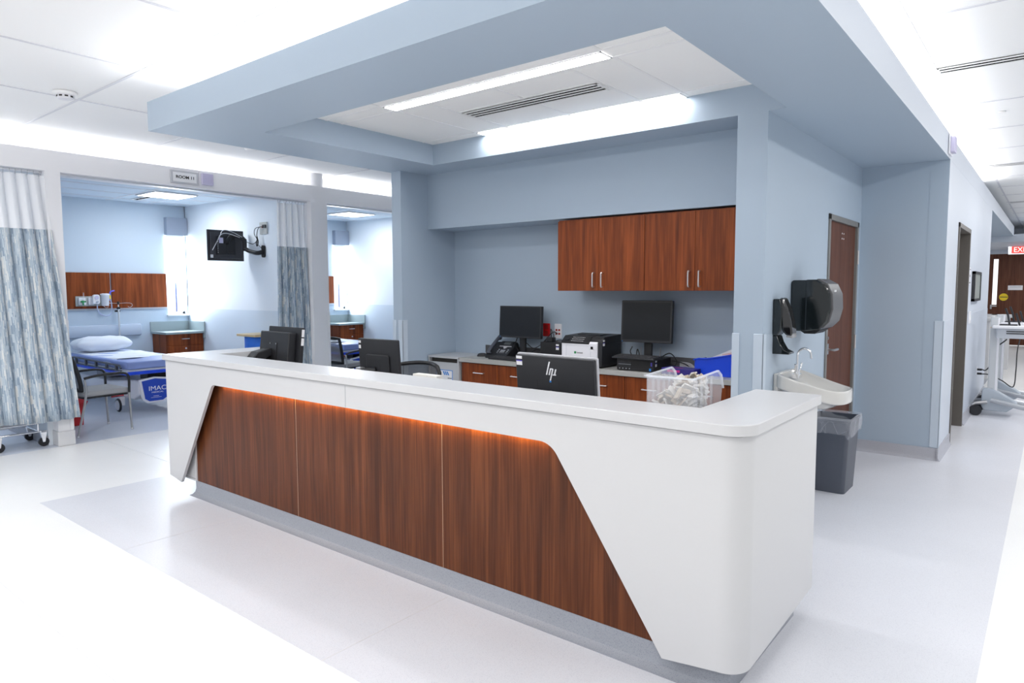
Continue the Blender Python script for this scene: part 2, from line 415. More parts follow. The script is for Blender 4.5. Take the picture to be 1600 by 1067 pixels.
# dropped soffit round the recessed ceiling, running on over the corridor wall
SX0, SX1, SY0 = -5.163, -0.79, 2.265
s = MB()
def ring(z): return
s.box(SX0, SX1, SY0, 2.81, 2.74, 2.945)
s.box(SX0, -4.55, 2.81, 4.53, 2.74, 2.945)
s.box(-1.385, SX1, 2.81, 4.53, 2.74, 2.945)
s.box(SX0, SX1, 4.53, 7.40, 2.74, 2.945)
struct('soffit', s, BLUE)
s = MB(); s.box(-3.2, -0.79, 12.4, 18.9, 2.74, 2.945)
struct('soffit', s, BLUE)
# corridor fascia skin (paler paint on the corridor side)
s = MB(); s.box(-0.79, -0.7892, 2.2612, 18.9, 2.7398, 2.945)
struct('fascia', s, CORR)
s = MB(); s.box(SX0 - .0006, SX1, SY0 - .0008, SY0, 2.7398, 2.945)
struct('fascia', s, mat('dimmed_soffit_blue', (0.36, 0.435, 0.52), 0.55))  # soffit blue darkened to offset excess light on the front face
# recessed ceiling inside the soffit
c = MB(); c.box(-4.55, -1.385, 2.81, 4.53, 2.925, 2.943); c.mi = 1
z0, z1 = 2.9215, 2.926
for x in (-3.905, -3.58, -2.97, -2.36, -2.045): c.box(x - .012, x + .012, 3.49, 4.53, z0, z1)
for x in (-3.905, -2.97, -2.045): c.box(x - .012, x + .012, 2.81, 3.365, z0, z1)
for y in (3.352, 3.503): c.box(-4.55, -1.385, y - .012, y + .012, z0 + .0003, z1)
for y in (3.84, 4.04): c.box(-3.58, -2.36, y - .01, y + .01, z0 + .0003, z1)
c.box(-4.55, -1.385, 4.395, 4.41, z0 + .0003, z1)
struct('ceiling', c, [mat('recess_tile', (0.93, 0.93, 0.92), 0.9, noise=0.01, nscale=300), TBARW])

# alcove and core walls
struct('wall_alcove_left', bx(-5.13, -5.00, 4.53, 9.3, 0, 2.74), BLUE)
struct('wall_back', bx(-5.00, -1.70, 5.28, 5.40, 0, 2.74), BLUE)
struct('wall_bulkhead', bx(-5.00, -1.70, 4.89, 5.28, 2.20, 2.74), BLUE)
w_ = MB()
# block with the sink wall, door opening 6.10-7.14, 2.19 high
w_.box(-1.70, -1.50, 4.53, 6.10, 0, 2.74); w_.box(-1.70, -1.50, 6.10, 7.14, 2.20, 2.74); w_.box(-1.70, -1.50, 7.14, 7.27, 0, 2.74); w_.box(-1.70, -1.62, 6.10, 7.14, 0, 2.20)
struct('wall_sink', w_, BLUE)
struct('wall_end', bx(-1.70, -0.94, 7.27, 7.40, 0, 2.74), BLUE)
w_ = MB()
w_.box(-0.94, -0.79, 7.27, 8.15, 0, 2.74); w_.box(-0.94, -0.79, 8.15, 9.31, 2.25, 2.74); w_.box(-0.94, -0.79, 9.31, 12.4, 0, 2.74)
w_.mi = 1; w_.box(-0.94, -0.792, 7.268, 7.27, 0, 2.74)
struct('wall_corridor', w_, [CORR, BLUE])
struct('wall_corridor_end', bx(-3.2, -0.94, 12.3, 12.4, 0, 2.74), CORR)
struct('wall_niche', bx(-3.3, -3.2, 12.3, 23, 0, 2.95), CORR)
struct('wall_right', bx(2.6, 2.7, 7.0, 23, 0, CZ), CORR)
# wall protection sheets (slightly proud)
w_ = MB(); w_.box(-1.5, -1.4965, 4.56, 6.03, 0.12, 1.288)
struct('trim_1', w_, BLUE_PANEL)
w_ = MB(); w_.box(-0.79, -0.7865, 7.33, 8.10, 0.12, 1.288); w_.box(-0.79, -0.7865, 9.38, 12.4, 0.12, 1.288)
struct('trim_2', w_, CORR2)
# corner guards
def guard(n, x0, x1, y0, y1, m, z0=0.12, z1=1.295): struct('trim_%d' % n, MB().box(x0, x1, y0, y1, z0, z1), m, bevel=.003)
GUARD = mat('guard_blue', (0.54, 0.62, 0.71), 0.4)
guard(3, -1.705, -1.655, 4.522, 4.53, GUARD); guard(4, -1.56, -1.492, 4.522, 4.53, GUARD); guard(5, -1.5, -1.492, 4.522, 4.58, GUARD)
guard(6, -5.138, -5.09, 4.522, 4.53, GUARD); guard(7, -5.055, -4.992, 4.522, 4.53, GUARD); guard(8, -5.0, -4.992, 4.522, 4.59, GUARD)
guard(9, -0.855, -0.782, 7.262, 7.27, GUARD); guard(10, -0.79, -0.782, 7.262, 7.34, GUARD)
# cove bases
def cove(n, pts, m, h=0.115, t=0.012, toe=0.03):
    """extruded cove base along a floor polyline; interior on the left side of travel is the wall"""
    mb = MB(); prof = [(0, h), (t, h), (t, 0.035), (t + 0.006, 0.015), (toe, 0.003), (toe, 0.0), (0, 0)]
    for (ax, ay), (bx_, by) in zip(pts[:-1], pts[1:]):
        d = Vector((bx_ - ax, by - ay, 0)); L = d.length; d.normalize(); nrm = Vector((d.y, -d.x, 0))
        rings = []
        for q, e in ((Vector((ax, ay, 0)), -1), (Vector((bx_, by, 0)), 1)):
            rings.append([mb.bm.verts.new(q + nrm * o + d * (e * 0) + Vector((0, 0, z))) for o, z in prof])
        k = len(prof)
        for i in range(k): mb._f([rings[0][i], rings[0][(i + 1) % k], rings[1][(i + 1) % k], rings[1][i]])
        mb._f(rings[0]); mb._f(rings[1][::-1])
    return struct('baseboard_' + n, mb, m)
COVEM = speckle('lavender_cove', (0.47, 0.475, 0.52), (0.34, 0.35, 0.40), 0.4, cloud=0.02)
cove('end', [(-1.5, 7.27), (-0.79, 7.27)], COVEM)
cove('corridor', [(-0.79, 7.24), (-0.79, 8.12)], COVEM)
cove('corridor_far', [(-0.79, 9.34), (-0.79, 12.4)], COVEM)
cove('sink', [(-1.5, 4.53), (-1.5, 6.04)], COVEM)

# left wall with the three room openings
w_ = MB(); w_.box(-8.22, -7.90, -3.2, 12, 2.785, 2.995)
w_.box(-8.05, -7.90, 2.45, 2.585, 0, 2.785); w_.box(-8.05, -7.90, 5.54, 5.80, 0, 2.785); w_.box(-8.05, -7.90, 8.95, 12, 0, 2.785)
w_.box(-8.05, -7.90, -3.2, -0.9, 0, 2.785)
struct('wall_left', w_, GREYW)
w_ = MB(); w_.box(-8.26, -8.22, -3.2, 12, 2.785, CZ)
struct('wall_cove', w_, mat('cove_white', (0.86, 0.86, 0.86), 0.8))
w_ = MB()
for a, b in ((2.45, 2.585), (5.54, 5.80)):
    w_.box(-7.90, -7.896, a, b - .035, 0.16, 1.285); w_.box(-7.90, -7.894, b - .03, b + .004, 0.16, 1.29); w_.box(-8.05, -7.90, b, b + .004, 0.16, 1.29)
    w_.box(-8.05, -7.90, a - .004, a, 0.16, 1.29)
struct('trim_11', w_, GREYW2)
w_ = MB()
for a, b in ((2.45, 2.585), (5.54, 5.80)): w_.box(-8.06, -7.888, a - .012, b + .012, 0, 0.155)
struct('baseboard_left', w_, COVE_L, bevel=.01)
# round column standing in the cove
struct('column', MB().cyl((-8.04, 5.68, 2.99), (-8.04, 5.68, CZ), .135, n=40), GREYW)
# curtain tracks under the header
w_ = MB(); w_.box(-8.02, -7.985, -0.9, 2.45, 2.765, 2.785); w_.box(-8.02, -7.985, 2.585, 5.54, 2.765, 2.785); w_.box(-8.02, -7.985, 5.80, 8.9, 2.765, 2.785)
struct('trim_12', w_, STEEL)

# three patient rooms, 3.35 m apart
XB = -11.55
for k, (ya, yb) in enumerate(((-0.80, 2.40), (2.52, 5.60), (5.74, 8.95))):
    # far wall with a tall narrow window beside the right-hand partition
    wy0, wy1, wz0, wz1 = yb - 0.35, yb - 0.03, 1.19, 2.71
    w_ = MB(); w_.box(XB - .15, XB, ya - .15, wy0, 0, 2.99); w_.box(XB - .15, XB, wy1, yb + .14, 0, 2.99)
    w_.box(XB - .15, XB, wy0, wy1, 0, wz0); w_.box(XB - .15, XB, wy0, wy1, wz1, 2.99)
    struct('wall_far', w_, PALE)
    w_ = MB(); w_.box(XB, -8.05, yb, yb + .13, 0, 2.99); w_.mi = 1; w_.box(XB, -8.06, yb - .0035, yb, .1, 1.285)
    struct('wall_partition', w_, [PALE_LIT, mat('partition_sheet_%d' % k, (0.66, 0.74, 0.82), 0.42)])
    w_ = MB(); w_.box(XB, XB + .0035, ya, wy0 - .0, .1, 1.288)
    struct('trim_%d' % (13 + k), w_, mat('far_sheet_%d' % k, (0.52, 0.62, 0.73), 0.42))
    # ceiling
    c = MB(); c.box(XB, -8.2, ya - .1, yb, 2.99, 3.05); c.mi = 1
    for x in (-11.2, -10.58, -9.96, -9.34, -8.72): c.box(x - .012, x + .012, ya - .1, yb, 2.986, 2.991)
    for y in (yb - 1.22, yb - 2.44, yb - .6): c.box(XB, -8.2, y - .012, y + .012, 2.9863, 2.991)
    struct('ceiling', c, [CEILROOM, TBAR])
    struct('baseboard_far', MB().box(XB, XB + .014, ya, yb, 0, .1), COVE)
    struct('baseboard_partition', MB().box(XB, -8.05, yb - .014, yb, 0, .1), COVE)
    if k == 0: continue
    # window: frame, mullion, glowing pane, sill
    o = MB()
    o.box(XB - .12, XB - .07, wy0, wy0 + .035, wz0, wz1); o.box(XB - .12, XB - .07, wy1 - .035, wy1, wz0, wz1)
    o.box(XB - .12, XB - .07, wy0, wy1, wz0, wz0 + .04); o.box(XB - .12, XB - .07, wy0, wy1, wz1 - .04, wz1)
    wn = struct('window_%d' % k, o, WPLAS)
    ml = MB().box(XB - .115, XB - .08, wy0 + .185, wy0 + .20, wz0 + .04, 1.75).build('mullion', mat('mullion_%d' % k, (.03, .05, .16), .5), wn)
    MB().box(XB - .10, XB - .095, wy0 + .035, wy1 - .035, wz0 + .04, wz1 - .04).build('pane', E_WIN, wn)
    MB().box(XB - .07, XB + .05, wy0 - .02, wy1 + .025, wz0 - .03, wz0).build('sill', WPLAS, wn, bevel=.004)
struct('wall_partition', MB().box(XB, -8.05, -0.95, -0.80, 0, 2.99), PALE_LIT)

# doors
def door_frame(n, x, y0, y1, h, fm, dm, depth, recess, hinge_hi=True):
    """door in a wall whose face is the plane x; frame width .045"""
    o = MB(); fw_ = .048
    o.box(x - depth, x + .012, y0, y0 + fw_, 0, h); o.box(x - depth, x + .012, y1 - fw_, y1, 0, h); o.box(x - depth, x + .012, y0, y1, h - fw_, h)
    d = struct('door_%d' % n, o, fm, bevel=.003)
    MB().box(x - recess - .045, x - recess, y0 + fw_, y1 - fw_, .01, h - fw_).build('door_leaf', dm, d, bevel=.002)
    return d
d1 = door_frame(1, -1.5, 6.085, 7.155, 2.215, FRAMEG, WOODD, .1, .012)
lf = [c for c in d1.children][0]
o = MB(); o.box(-1.512, -1.503, 6.185, 6.235, 1.03, 1.12); o.cyl((-1.505, 6.21, 1.07), (-1.45, 6.21, 1.07), .011); o.tube([(-1.452, 6.205, 1.07), (-1.45, 6.24, 1.07), (-1.452, 6.33, 1.068)], .011)
o.build('lever_handle', STEEL, lf)
MB().cyl((-1.512, 6.21, 1.17), (-1.50, 6.21, 1.17), .014).build('lock_cylinder', STEEL, lf)
o = MB()
for z in (1.82, 1.02, .25): o.cyl((-1.482, 7.118, z), (-1.482, 7.118, z + .13), .010)
o.build('hinge', STEEL, d1)
o = MB()
for y in (6.60, 6.66):
    for z in (2.03, 2.075): o.box(-1.513, -1.509, y, y + .012, z, z + .012)
o.build('sign_mount', LABEL, lf)
d2 = door_frame(2, -0.79, 8.15, 9.31, 2.25, FRAMEM, mat('bronze_door_leaf', (0.13, 0.115, 0.10), 0.45), .15, .1)
MB().box(-0.855, -0.786, 8.152, 8.20, 1.065, 1.085).build('strike_bolt', STEEL, d2)

# far end of the corridor: header over the exit doors, end wall, pair of doors
struct('wall_header', bx(-3.2, 2.6, 18.9, 23.0, 2.61, 2.775), CORR)
w_ = MB(); w_.box(-3.2, -1.46, 22.87, 23, 0, 2.61); w_.box(-1.46, 1.2, 22.87, 23, 2.505, 2.61); w_.box(1.2, 2.6, 22.87, 23, 0, 2.61); w_.box(-3.2, 2.6, 22.9, 23, 2.775, CZ)
struct('wall_exit', w_, CORR)
for i, (a, b) in enumerate(((-1.46, -0.13), (-0.13, 1.2))):
    o = MB(); g0, g1 = (a + .095, a + .20) if i == 0 else (b - .2, b - .095)
    o.box(a, g0, 22.89, 22.94, .03, 2.50); o.box(g1, b, 22.89, 22.94, .03, 2.50); o.box(g0, g1, 22.89, 22.94, .03, 1.12); o.box(g0, g1, 22.89, 22.94, 2.365, 2.5)
    d = struct('door_%d' % (3 + i), o, WOODD)
    MB().box(g0, g1, 22.91, 22.92, 1.12, 2.365).build('glowing_lite', E_WIN, d)  # lite glows to stand in for daylight beyond the door
    if i == 0:
        o = MB(); o.box(-1.40, -1.36, 22.86, 22.89, 1.0, 1.12); o.tube([(-1.38, 22.86, 1.08), (-1.38, 22.82, 1.08), (-1.25, 22.82, 1.08)], .014)
        o.build('lever_handle', STEEL, d)
        y_ = MB(); y_.lathe([(0, -.004), (.1, -.004), (.1, 0)], (-1.108, 22.889, 1.33), axis='y', n=32); y_.build('yellow_sticker', YEL, d)
        MB().box(-1.19, -1.02, 22.8845, 22.885, 1.32, 1.34).build('sticker_print', BLACK2, d)
        MB().box(-1.023, -0.70, 22.884, 22.89, 1.52, 1.645).build('door_sign', LABEL, d)
        MB().box(-0.98, -0.74, 22.882, 22.885, 1.60, 1.612).build('sign_print', GPLAS, d)

# ================================================================== RECEPTION DESK
DK = thing('reception_desk', 'long white and cherry wood reception desk with glowing orange light under its upper band', 'desk', (-3.2, 2.95, 0), world=True)
DX0, DX1, DY0, DY1 = -5.51, -0.865, 2.47, 3.42
# front apron: white slab with the slanted cut-out (one mesh, thin slab with rounded right corner)
def rpoly(pts, rad):
    """polygon with some corners rounded: rad[i] radius"""
    out = []; n = len(pts)
    for i, p in enumerate(pts):
        r = rad[i]; p = Vector(p)
        if r == 0: out.append(tuple(p)); continue
        a = Vector(pts[i - 1]) - p; b = Vector(pts[(i + 1) % n]) - p; a.normalize(); b.normalize()
        ang = a.angle(b); t = r / math.tan(ang / 2); c = p + (a + b).normalized() * (r / math.sin(ang / 2))
        s0 = p + a * t - c; s1 = p + b * t - c; k = 7
        for q in range(k + 1):
            v = s0.slerp(s1, q / k, s0) if s0.length > 0 else s0
            out.append(tuple(c + v.normalized() * r))
    return out
o = MB()
front = [(DX0, .115), (-5.325, .085), (-4.79, .905), (-1.755, .905), (-1.195, .085), (-0.9649, .112), (-0.9649, 1.04), (DX0, 1.04)]
o.prism(rpoly(front, [0.0, 0, .06, .12, .0, 0, 0, 0]), 'y', DY0, DY0 + .022)
o.build('front_apron', SOLID, DK)
# right end: rounded corner and side face
o = MB()
cx, cy, r = DX1 - .10, DY0 + .10, .10
prof = [(cx + r * math.sin(t), cy - r * math.cos(t)) for t in [R(90) * i / 14 for i in range(15)]]
outer = prof + [(DX1, DY1)]; inner = [(DX1 - .022, DY1)] + [(cx + (r - .022) * math.sin(t), cy - (r - .022) * math.cos(t)) for t in [R(90) * (14 - i) / 14 for i in range(15)]]
vb = {}
def ztop(x, y): return 1.04
def zbot(x, y): return .112 + (0.03 * (y - DY0) / (DY1 - DY0))
poly = outer + inner
A = [o.bm.verts.new((x, y, zbot(x, y))) for x, y in poly]; B = [o.bm.verts.new((x, y, 1.04)) for x, y in poly]
o._f(A[::-1]); o._f(B)
for i in range(len(poly)): o._f([A[i], A[(i + 1) % len(poly)], B[(i + 1) % len(poly)], B[i]])
o.build('end_panel', SOLID, DK)
# left end panel, white carcass behind, inner faces
o = MB(); o.box(DX0, DX0 + .022, DY0 + .022, DY1, .115, 1.04); o.box(DX0 + .022, -5.19, DY0 + .06, DY0 + .08, .12, .90)
o.box(-5.19, -5.175, DY0 + .05, DY1 - .1, .11, .90)
o.build('end_panel', SOLID, DK)
o = MB(); o.box(-5.49, -0.89, DY0 + .075, DY0 + .095, .115, 1.04)
o.box(-5.23, -5.21, 2.74, DY1, .1, 1.04); o.box(-1.16, -1.14, 2.72, DY1, .12, 1.04)
o.box(-5.23, -1.14, 2.72, 2.735, .78, 1.04)
o.box(-5.49, -5.21, DY1 - .02, DY1, .1, 1.04); o.box(-1.16, -.887, DY1 - .02, DY1, .12, 1.04); o.box(-5.49, -5.21, 2.53, DY1, .1, .115); o.box(-1.16, -.887, 2.53, DY1, .12, .135)
o.build('carcass', SOLID, DK)
o = MB(); o.box(-5.47, -.985, DY0 + .012, 2.73, 1.036, 1.0455); o.box(-.99, -.885, DY0 + .11, 2.73, 1.036, 1.0455); o.box(-5.49, -5.22, 2.7, DY1 - .012, 1.036, 1.0455); o.box(-1.15, -.885, 2.7, DY1 - .012, 1.036, 1.0455)
o.build('shadow_gap', GAP, DK)
# transaction top: one U-shaped slab with a rounded near corner
def top_poly():
    out = [(-5.525, 2.45)]
    c, q, rr = -0.85 - .11, 2.45 + .11, .11
    out += [(c + rr * math.sin(t), q - rr * math.cos(t)) for t in [R(90) * i / 14 for i in range(15)]]
    out += [(-0.85, 3.43), (-1.165, 3.43), (-1.165, 2.745), (-5.195, 2.745), (-5.195, 3.43), (-5.525, 3.43)]
    return out
MB().prism(top_poly(), 'z', 1.045, 1.09).build('transaction_top', SOLID, DK, bevel=.004, seg=3)
# wood panels between the slanted cuts, kick and LED
for a, b in ((-5.175, -3.832), (-3.829, -2.503), (-2.500, -1.10)):
    MB().box(a, b, 2.53, 2.545, .108, .95).build('wood_panel', WOOD, DK, bevel=.001)
JP = mat('joint_pale', (.45, .30, .2), .5)
for x in (-3.832, -2.503): MB().box(x, x + .003, 2.5295, 2.545, .108, .95).build('panel_joint', JP, DK)
o = MB(); pr = [(2.60, 0.108), (2.528, 0.108), (2.528, .045), (2.520, .022), (2.50, .008), (2.475, .004), (2.475, 0), (2.60, 0)]
o.prism([(p[0], p[1]) for p in pr], 'x', -5.205, -0.93); o.box(-5.205, -5.19, 2.6, 3.3, 0, .108); o.box(-.945, -.93, 2.6, 3.36, 0, .112)
o.build('kick_base', COVE, DK)
o = MB(); o.box(-4.74, -1.80, 2.496, 2.516, .948, .958); led = o.build('led_strip', E_LED, DK)
o = MB(); o.box(-5.19, -1.10, 2.492, 2.545, .958, .975); o.build('light_shelf', SOLID, DK)
MB().box(-3.2335, -3.230, DY0 - .0006, DY0 + .01, .905, 1.036).build('apron_seam', COVE, DK)
l = area_light('led_glow', (-3.27, 2.505, .930), 2.95, .008, 4.0, rot=(R(34), 0, 0), color=(1.0, .62, .12)); l.data.spread = R(75)
# inner work surface at sitting height and corner ledge
MB().box(-5.21, -1.16, 2.735, 3.38, .735, .765).build('work_surface', STONE, DK, bevel=.003)
MB().box(-1.62, -1.16, 2.735, 3.15, .765, .93).build('corner_ledge', SOLID, DK, bevel=.003)

# ================================================================== BACK COUNTER, CABINETS
CTZ = .925
W_ = thing('worktop', 'grey laminate worktop along the alcove back wall holding printer and monitors', 'countertop', (-3.1, 5.07, .885), world=True)
MB().box(-4.56, -1.705, 4.86, 5.28, .885, CTZ).build('slab', STONE, W_, bevel=.003)
BS = MB().box(-4.56, -1.705, 5.262, 5.28, CTZ, CTZ + .10).build('backsplash', mat('dark_backsplash', (.085, .085, .09), .4), bevel=.002); tag(BS, 'dark low backsplash strip along the wall at the back of the worktop', 'backsplash')
xs = [-4.545, -4.08, -3.62, -3.175, -2.73, -2.27, -1.81]
def lower_cab(i, a, b):
    names = ['far left', 'second from the left', 'third from the left', 'third from the right', 'second from the right', 'far right']
    t = thing('base_cabinet', 'cherry wood base cabinet under the grey worktop, ' + names[i] + ' of six', 'cabinet', ((a + b) / 2, 5.08, 0), group='base cabinets under the worktop', world=True)
    o = MB(); o.box(a, b, 4.905, 5.275, .10, .883); o.mi = 1; o.box(a + .002, b - .002, 4.95, 5.27, 0, .10)
    o.build('body', [WOODC, GAP], t)
    d = MB().box(a + .002, b - .002, 4.885, 4.903, .685, .878).build('drawer', WOODC, t, bevel=.0015)
    c = (a + b) / 2
    h = MB().tube([(c - .06, 4.885, .79), (c - .06, 4.862, .79), (c - .055, 4.857, .79), (c + .055, 4.857, .79), (c + .06, 4.862, .79), (c + .06, 4.885, .79)], .0055, 8).build('handle', STEEL, t)
    sub(h, d)
    d = MB().box(a + .002, b - .002, 4.885, 4.903, .105, .680).build('door', WOODC, t, bevel=.0015)
    h = MB().tube([(b - .05, 4.885, .62), (b - .05, 4.857, .62), (b - .05, 4.857, .51), (b - .05, 4.885, .51)], .0055, 8).build('handle', STEEL, t); sub(h, d)
for i in range(6): lower_cab(i, xs[i], xs[i + 1] - .001)
MB_ = MB().box(-1.808, -1.702, 4.89, 5.275, 0, .883).build('filler_panel', WOODC); tag(MB_, 'narrow cherry wood filler panel between base cabinets and column', 'panel')
# upper cabinets: two units of two doors
def upper_cab(a, m, b, lab):
    t = thing('wall_cabinet', lab, 'cabinet', ((a + b) / 2, 5.1, 1.58), world=True)
    o = MB(); o.box(a, b, 4.905, 5.278, 1.581, 2.185); o.build('body', WOODC, t)
    for x0, x1, hx in ((a, m, m - .042), (m, b, m + .042)):
        d = MB().box(x0 + .0012, x1 - .0012, 4.885, 4.904, 1.58, 2.175).build('door', WOODC, t, bevel=.001)
        h = MB().tube([(hx, 4.886, 1.612), (hx, 4.862, 1.612), (hx, 4.857, 1.618), (hx, 4.857, 1.722), (hx, 4.862, 1.728), (hx, 4.886, 1.728)], .006, 8).build('handle', STEEL, t)
        sub(h, d)
    return t
upper_cab(-3.395, -2.985, -2.562, 'cherry wood two-door wall cabinet above the printer, left of the pair')
upper_cab(-2.560, -2.138, -1.703, 'cherry wood two-door wall cabinet next to the column, right of the pair')
# grey locked paper box at the left end
t = thing('document_box', 'light grey slotted document box with blue-bordered label beside the worktop', 'box', (-4.77, 5.06, 0), world=True)
BOXG = mat('box_grey', (0.50, 0.51, 0.53), 0.4)
o = MB(); o.box(-4.985, -4.97, 4.86, 5.277, 0, .925); o.box(-4.582, -4.565, 4.86, 5.277, 0, .925); o.box(-4.985, -4.565, 4.855, 5.277, .908, .928); o.box(-4.97, -4.582, 5.26, 5.277, 0, .91); o.box(-4.97, -4.582, 4.87, 4.885, 0.05, .865)
o.mi = 1; o.box(-4.97, -4.582, 4.90, 4.91, .86, .908); o.box(-4.97, -4.582, 4.88, 5.26, .855, .862)
o.build('body', [BOXG, GAP], t, bevel=.0015)
lb = MB().box(-4.885, -4.655, 4.8685, 4.870, .66, .79).build('label_plate', LABELC, t)
o = MB().box(-4.878, -4.662, 4.8675, 4.869, .667, .783).build('label_face', LABEL, t); sub(o, lb)
o = MB(); 
for i in range(3): o.prism([(-4.79 + i * .026, .775), (-4.772 + i * .026, .775), (-4.75 + i * .026, .738), (-4.768 + i * .026, .738)], 'y', 4.8665, 4.868)
o2 = o.build('label_logo', LABELC, t); sub(o2, lb)
o2 = MB().box(-4.72, -4.665, 4.8665, 4.868, .705, .712).build('label_line', BLACK2, t); sub(o2, lb)

# ================================================================== COMPUTERS
def stick(parent, x, y, z, w=.028, sgn=1, axis='y', part=None):
    """two asset stickers on a face with normal -y (axis y) or +x (axis x)"""
    o = MB()
    if axis == 'y': o.box(x, x + w, y - .0012, y, z, z + .016); o.mi = 1; o.box(x, x + w, y - .0012, y, z - .014, z - .008); o.mi = 0; o.box(x, x + w, y - .0012, y, z - .036, z - .0142)
    else: o.box(x, x + .0012, y, y + w, z, z + .016); o.mi = 1; o.box(x, x + .0012, y, y + w, z - .014, z - .008); o.mi = 0; o.box(x, x + .0012, y, y + w, z - .036, z - .0142)
    q = o.build('asset_sticker', [LABEL, LABELB], parent); return q
# front-desk monitors are seen from behind; local frame: back faces -y
# (a) silver-edged wide monitor
t = thing('monitor', 'wide black monitor back with silver rim and slanted logo, on desk', 'monitor', (-2.10, 3.00, .765), R(-3))
T_ = Matrix.Translation((0, 0, .31)) @ Matrix.Rotation(R(5), 4, 'X') @ Matrix.Translation((0, 0, -.31))
p = MB().rbox(-.272, .272, .012, .03, .13, .475, .008, axis='y').build('screen_panel', SILVER, t, bevel=.002, M=T_)
o = MB().rbox(-.266, .266, -.012, .013, .135, .468, .008, axis='y').build('back_cover', BLACK2, t, bevel=.004, M=T_)
q = MB().box(-.262, .262, .0295, .031, .14, .468).build('display', SCREEN, t, M=T_); sub(q, p)
lg = MB()
def bar(x, z0, z1, wd=.0085, sh=.33):
    lg.prism([(x + sh * z0, z0), (x + wd + sh * z0, z0), (x + wd + sh * z1, z1), (x + sh * z1, z1)], 'y', -.0135, -.012)
zc = .40; 
def lbar(x, a, b): bar(x - .33 * zc, zc + a, zc + b)
lbar(-.040, -.032, .042); lbar(-.022, -.032, .003); lbar(-.006, -.062, .003); lbar(.014, -.032, .003)
lg.prism([(-.022, zc), (-.001, zc), (-.001, zc + .006), (-.020, zc + .006)], 'y', -.0134, -.012); lg.prism([(-.005, zc - .032), (.018, zc - .032), (.020, zc - .026), (-.003, zc - .026)], 'y', -.0134, -.012)
q = lg.build('maker_logo', mat('logo_white', (.85, .85, .88), .35), t, M=T_); sub(q, o)
q = MB().box(-.028, -.016, -.0136, -.012, zc - .072, zc - .063).build('logo_tip', LABELC, t, M=T_); sub(q, o)
lg = MB(); lg.box(-.115, .035, -.0126, -.012, .333, .3345); lg.box(-.115, -.1135, -.0126, -.012, .18, .3345); lg.box(.0335, .035, -.0126, -.012, .18, .3345)
q = lg.build('cover_seam', BLACK, t, M=T_); sub(q, o)
q = MB().box(.175, .25, -.0127, -.012, .185, .265).build('port_recess', BLACK, t, M=T_); sub(q, o)
q = stick(t, -.26, -.012, .445, .042); q.data.transform(T_); sub(q, o)
o = MB(); o.cyl((-.02, -.012, .25), (-.02, -.075, .25), .032); o.cyl((-.02, -.05, .25), (-.075, -.07, .25), .02)
o.build('tilt_joint', BLACK, t)
o = MB(); o.box(-.125, -.052, -.13, -.06, 0.0, .288); q = o.build('stand_column', SILVER, t, bevel=.003)
q2 = MB().box(-.118, -.09, -.1315, -.129, .01, .275).build('cable_slot', BLACK2, t); sub(q2, q)
MB().rbox(-.16, .10, -.15, .07, 0.0, .012, .01).build('stand_base', SILVER, t)
# (b) slim black monitor
t = thing('monitor', 'slim black monitor back with small silver stand cover, middle of the desk', 'monitor', (-3.765, 3.17, .765), R(1.5))
T_ = Matrix.Translation((0, 0, .31)) @ Matrix.Rotation(R(4), 4, 'X') @ Matrix.Translation((0, 0, -.31))
p = MB().rbox(-.205, .205, .005, .03, .12, .478, .008, axis='y').build('screen_panel', BLACK2, t, bevel=.003, M=T_)
q = MB().box(-.198, .198, .0295, .031, .13, .47).build('display', SCREEN, t, M=T_); sub(q, p)
o = MB(); o.rbox(-.12, .12, -.008, .006, .15, .37, .02, axis='y'); o = o.build('back_bulge', BLACK2, t, bevel=.006, M=T_)
lg = MB().box(-.075, .03, -.0088, -.0078, .315, .3165).box(-.075, -.0735, -.0088, -.0078, .22, .3165).box(.0285, .03, -.0088, -.0078, .22, .3165)
q = lg.build('cover_seam', BLACK, t, M=T_); sub(q, o)
q = MB().box(-.20, -.175, .0035, .005, .445, .463).box(-.20, -.178, .0035, .005, .405, .43).build('asset_sticker', LABEL, t, M=T_); sub(q, p)
MB().cyl((-.02, -.005, .255), (-.08, -.055, .255), .022).build('tilt_joint', BLACK, t)
q = MB().rbox(-.145, -.095, -.085, -.04, .0, .275, .006).build('stand_column', GREYMET, t, bevel=.002)
MB().rbox(-.16, .06, -.13, .08, 0, .012, .01).build('stand_base', BLACK2, t)
# (c) thick all-in-one at the left end of the desk
t = thing('monitor', 'thick black touchscreen computer back with wide swivel arm, at left end of desk', 'monitor', (-5.02, 3.17, .765), R(-3))
T_ = Matrix.Translation((0, 0, .30)) @ Matrix.Rotation(R(-6), 4, 'X') @ Matrix.Translation((0, 0, -.30))
p = MB().rbox(-.245, .27, .035, .065, .14, .53, .01, axis='y').build('screen_panel', BLACK2, t, bevel=.003, M=T_)
q = MB().box(-.235, .26, .0645, .066, .16, .51).build('display', SCREEN, t, M=T_); sub(q, p)
o = MB().rbox(-.255, .20, -.035, .036, .155, .485, .012, axis='y').build('back_housing', BLACK2, t, bevel=.008, M=T_)
q = MB().rbox(-.09, .03, -.041, -.034, .23, .395, .006, axis='y').build('mount_plate', BLACK, t, bevel=.002, M=T_); sub(q, o)
for xx in (-.075, .018): q = MB().cyl((xx, -.043, .385), (xx, -.035, .385), .006, n=10).build('plate_screw', STEEL, t, M=T_); sub(q, o)
q = MB().box(.245, .272, .0635, .036, .44, .505).box(.245, .272, .0635, .036, .38, .43)
q = MB().box(.2702, .2712, .038, .062, .455, .515).box(.2702, .2712, .038, .062, .385, .445).build('asset_sticker', LABEL, t, M=T_); sub(q, p)
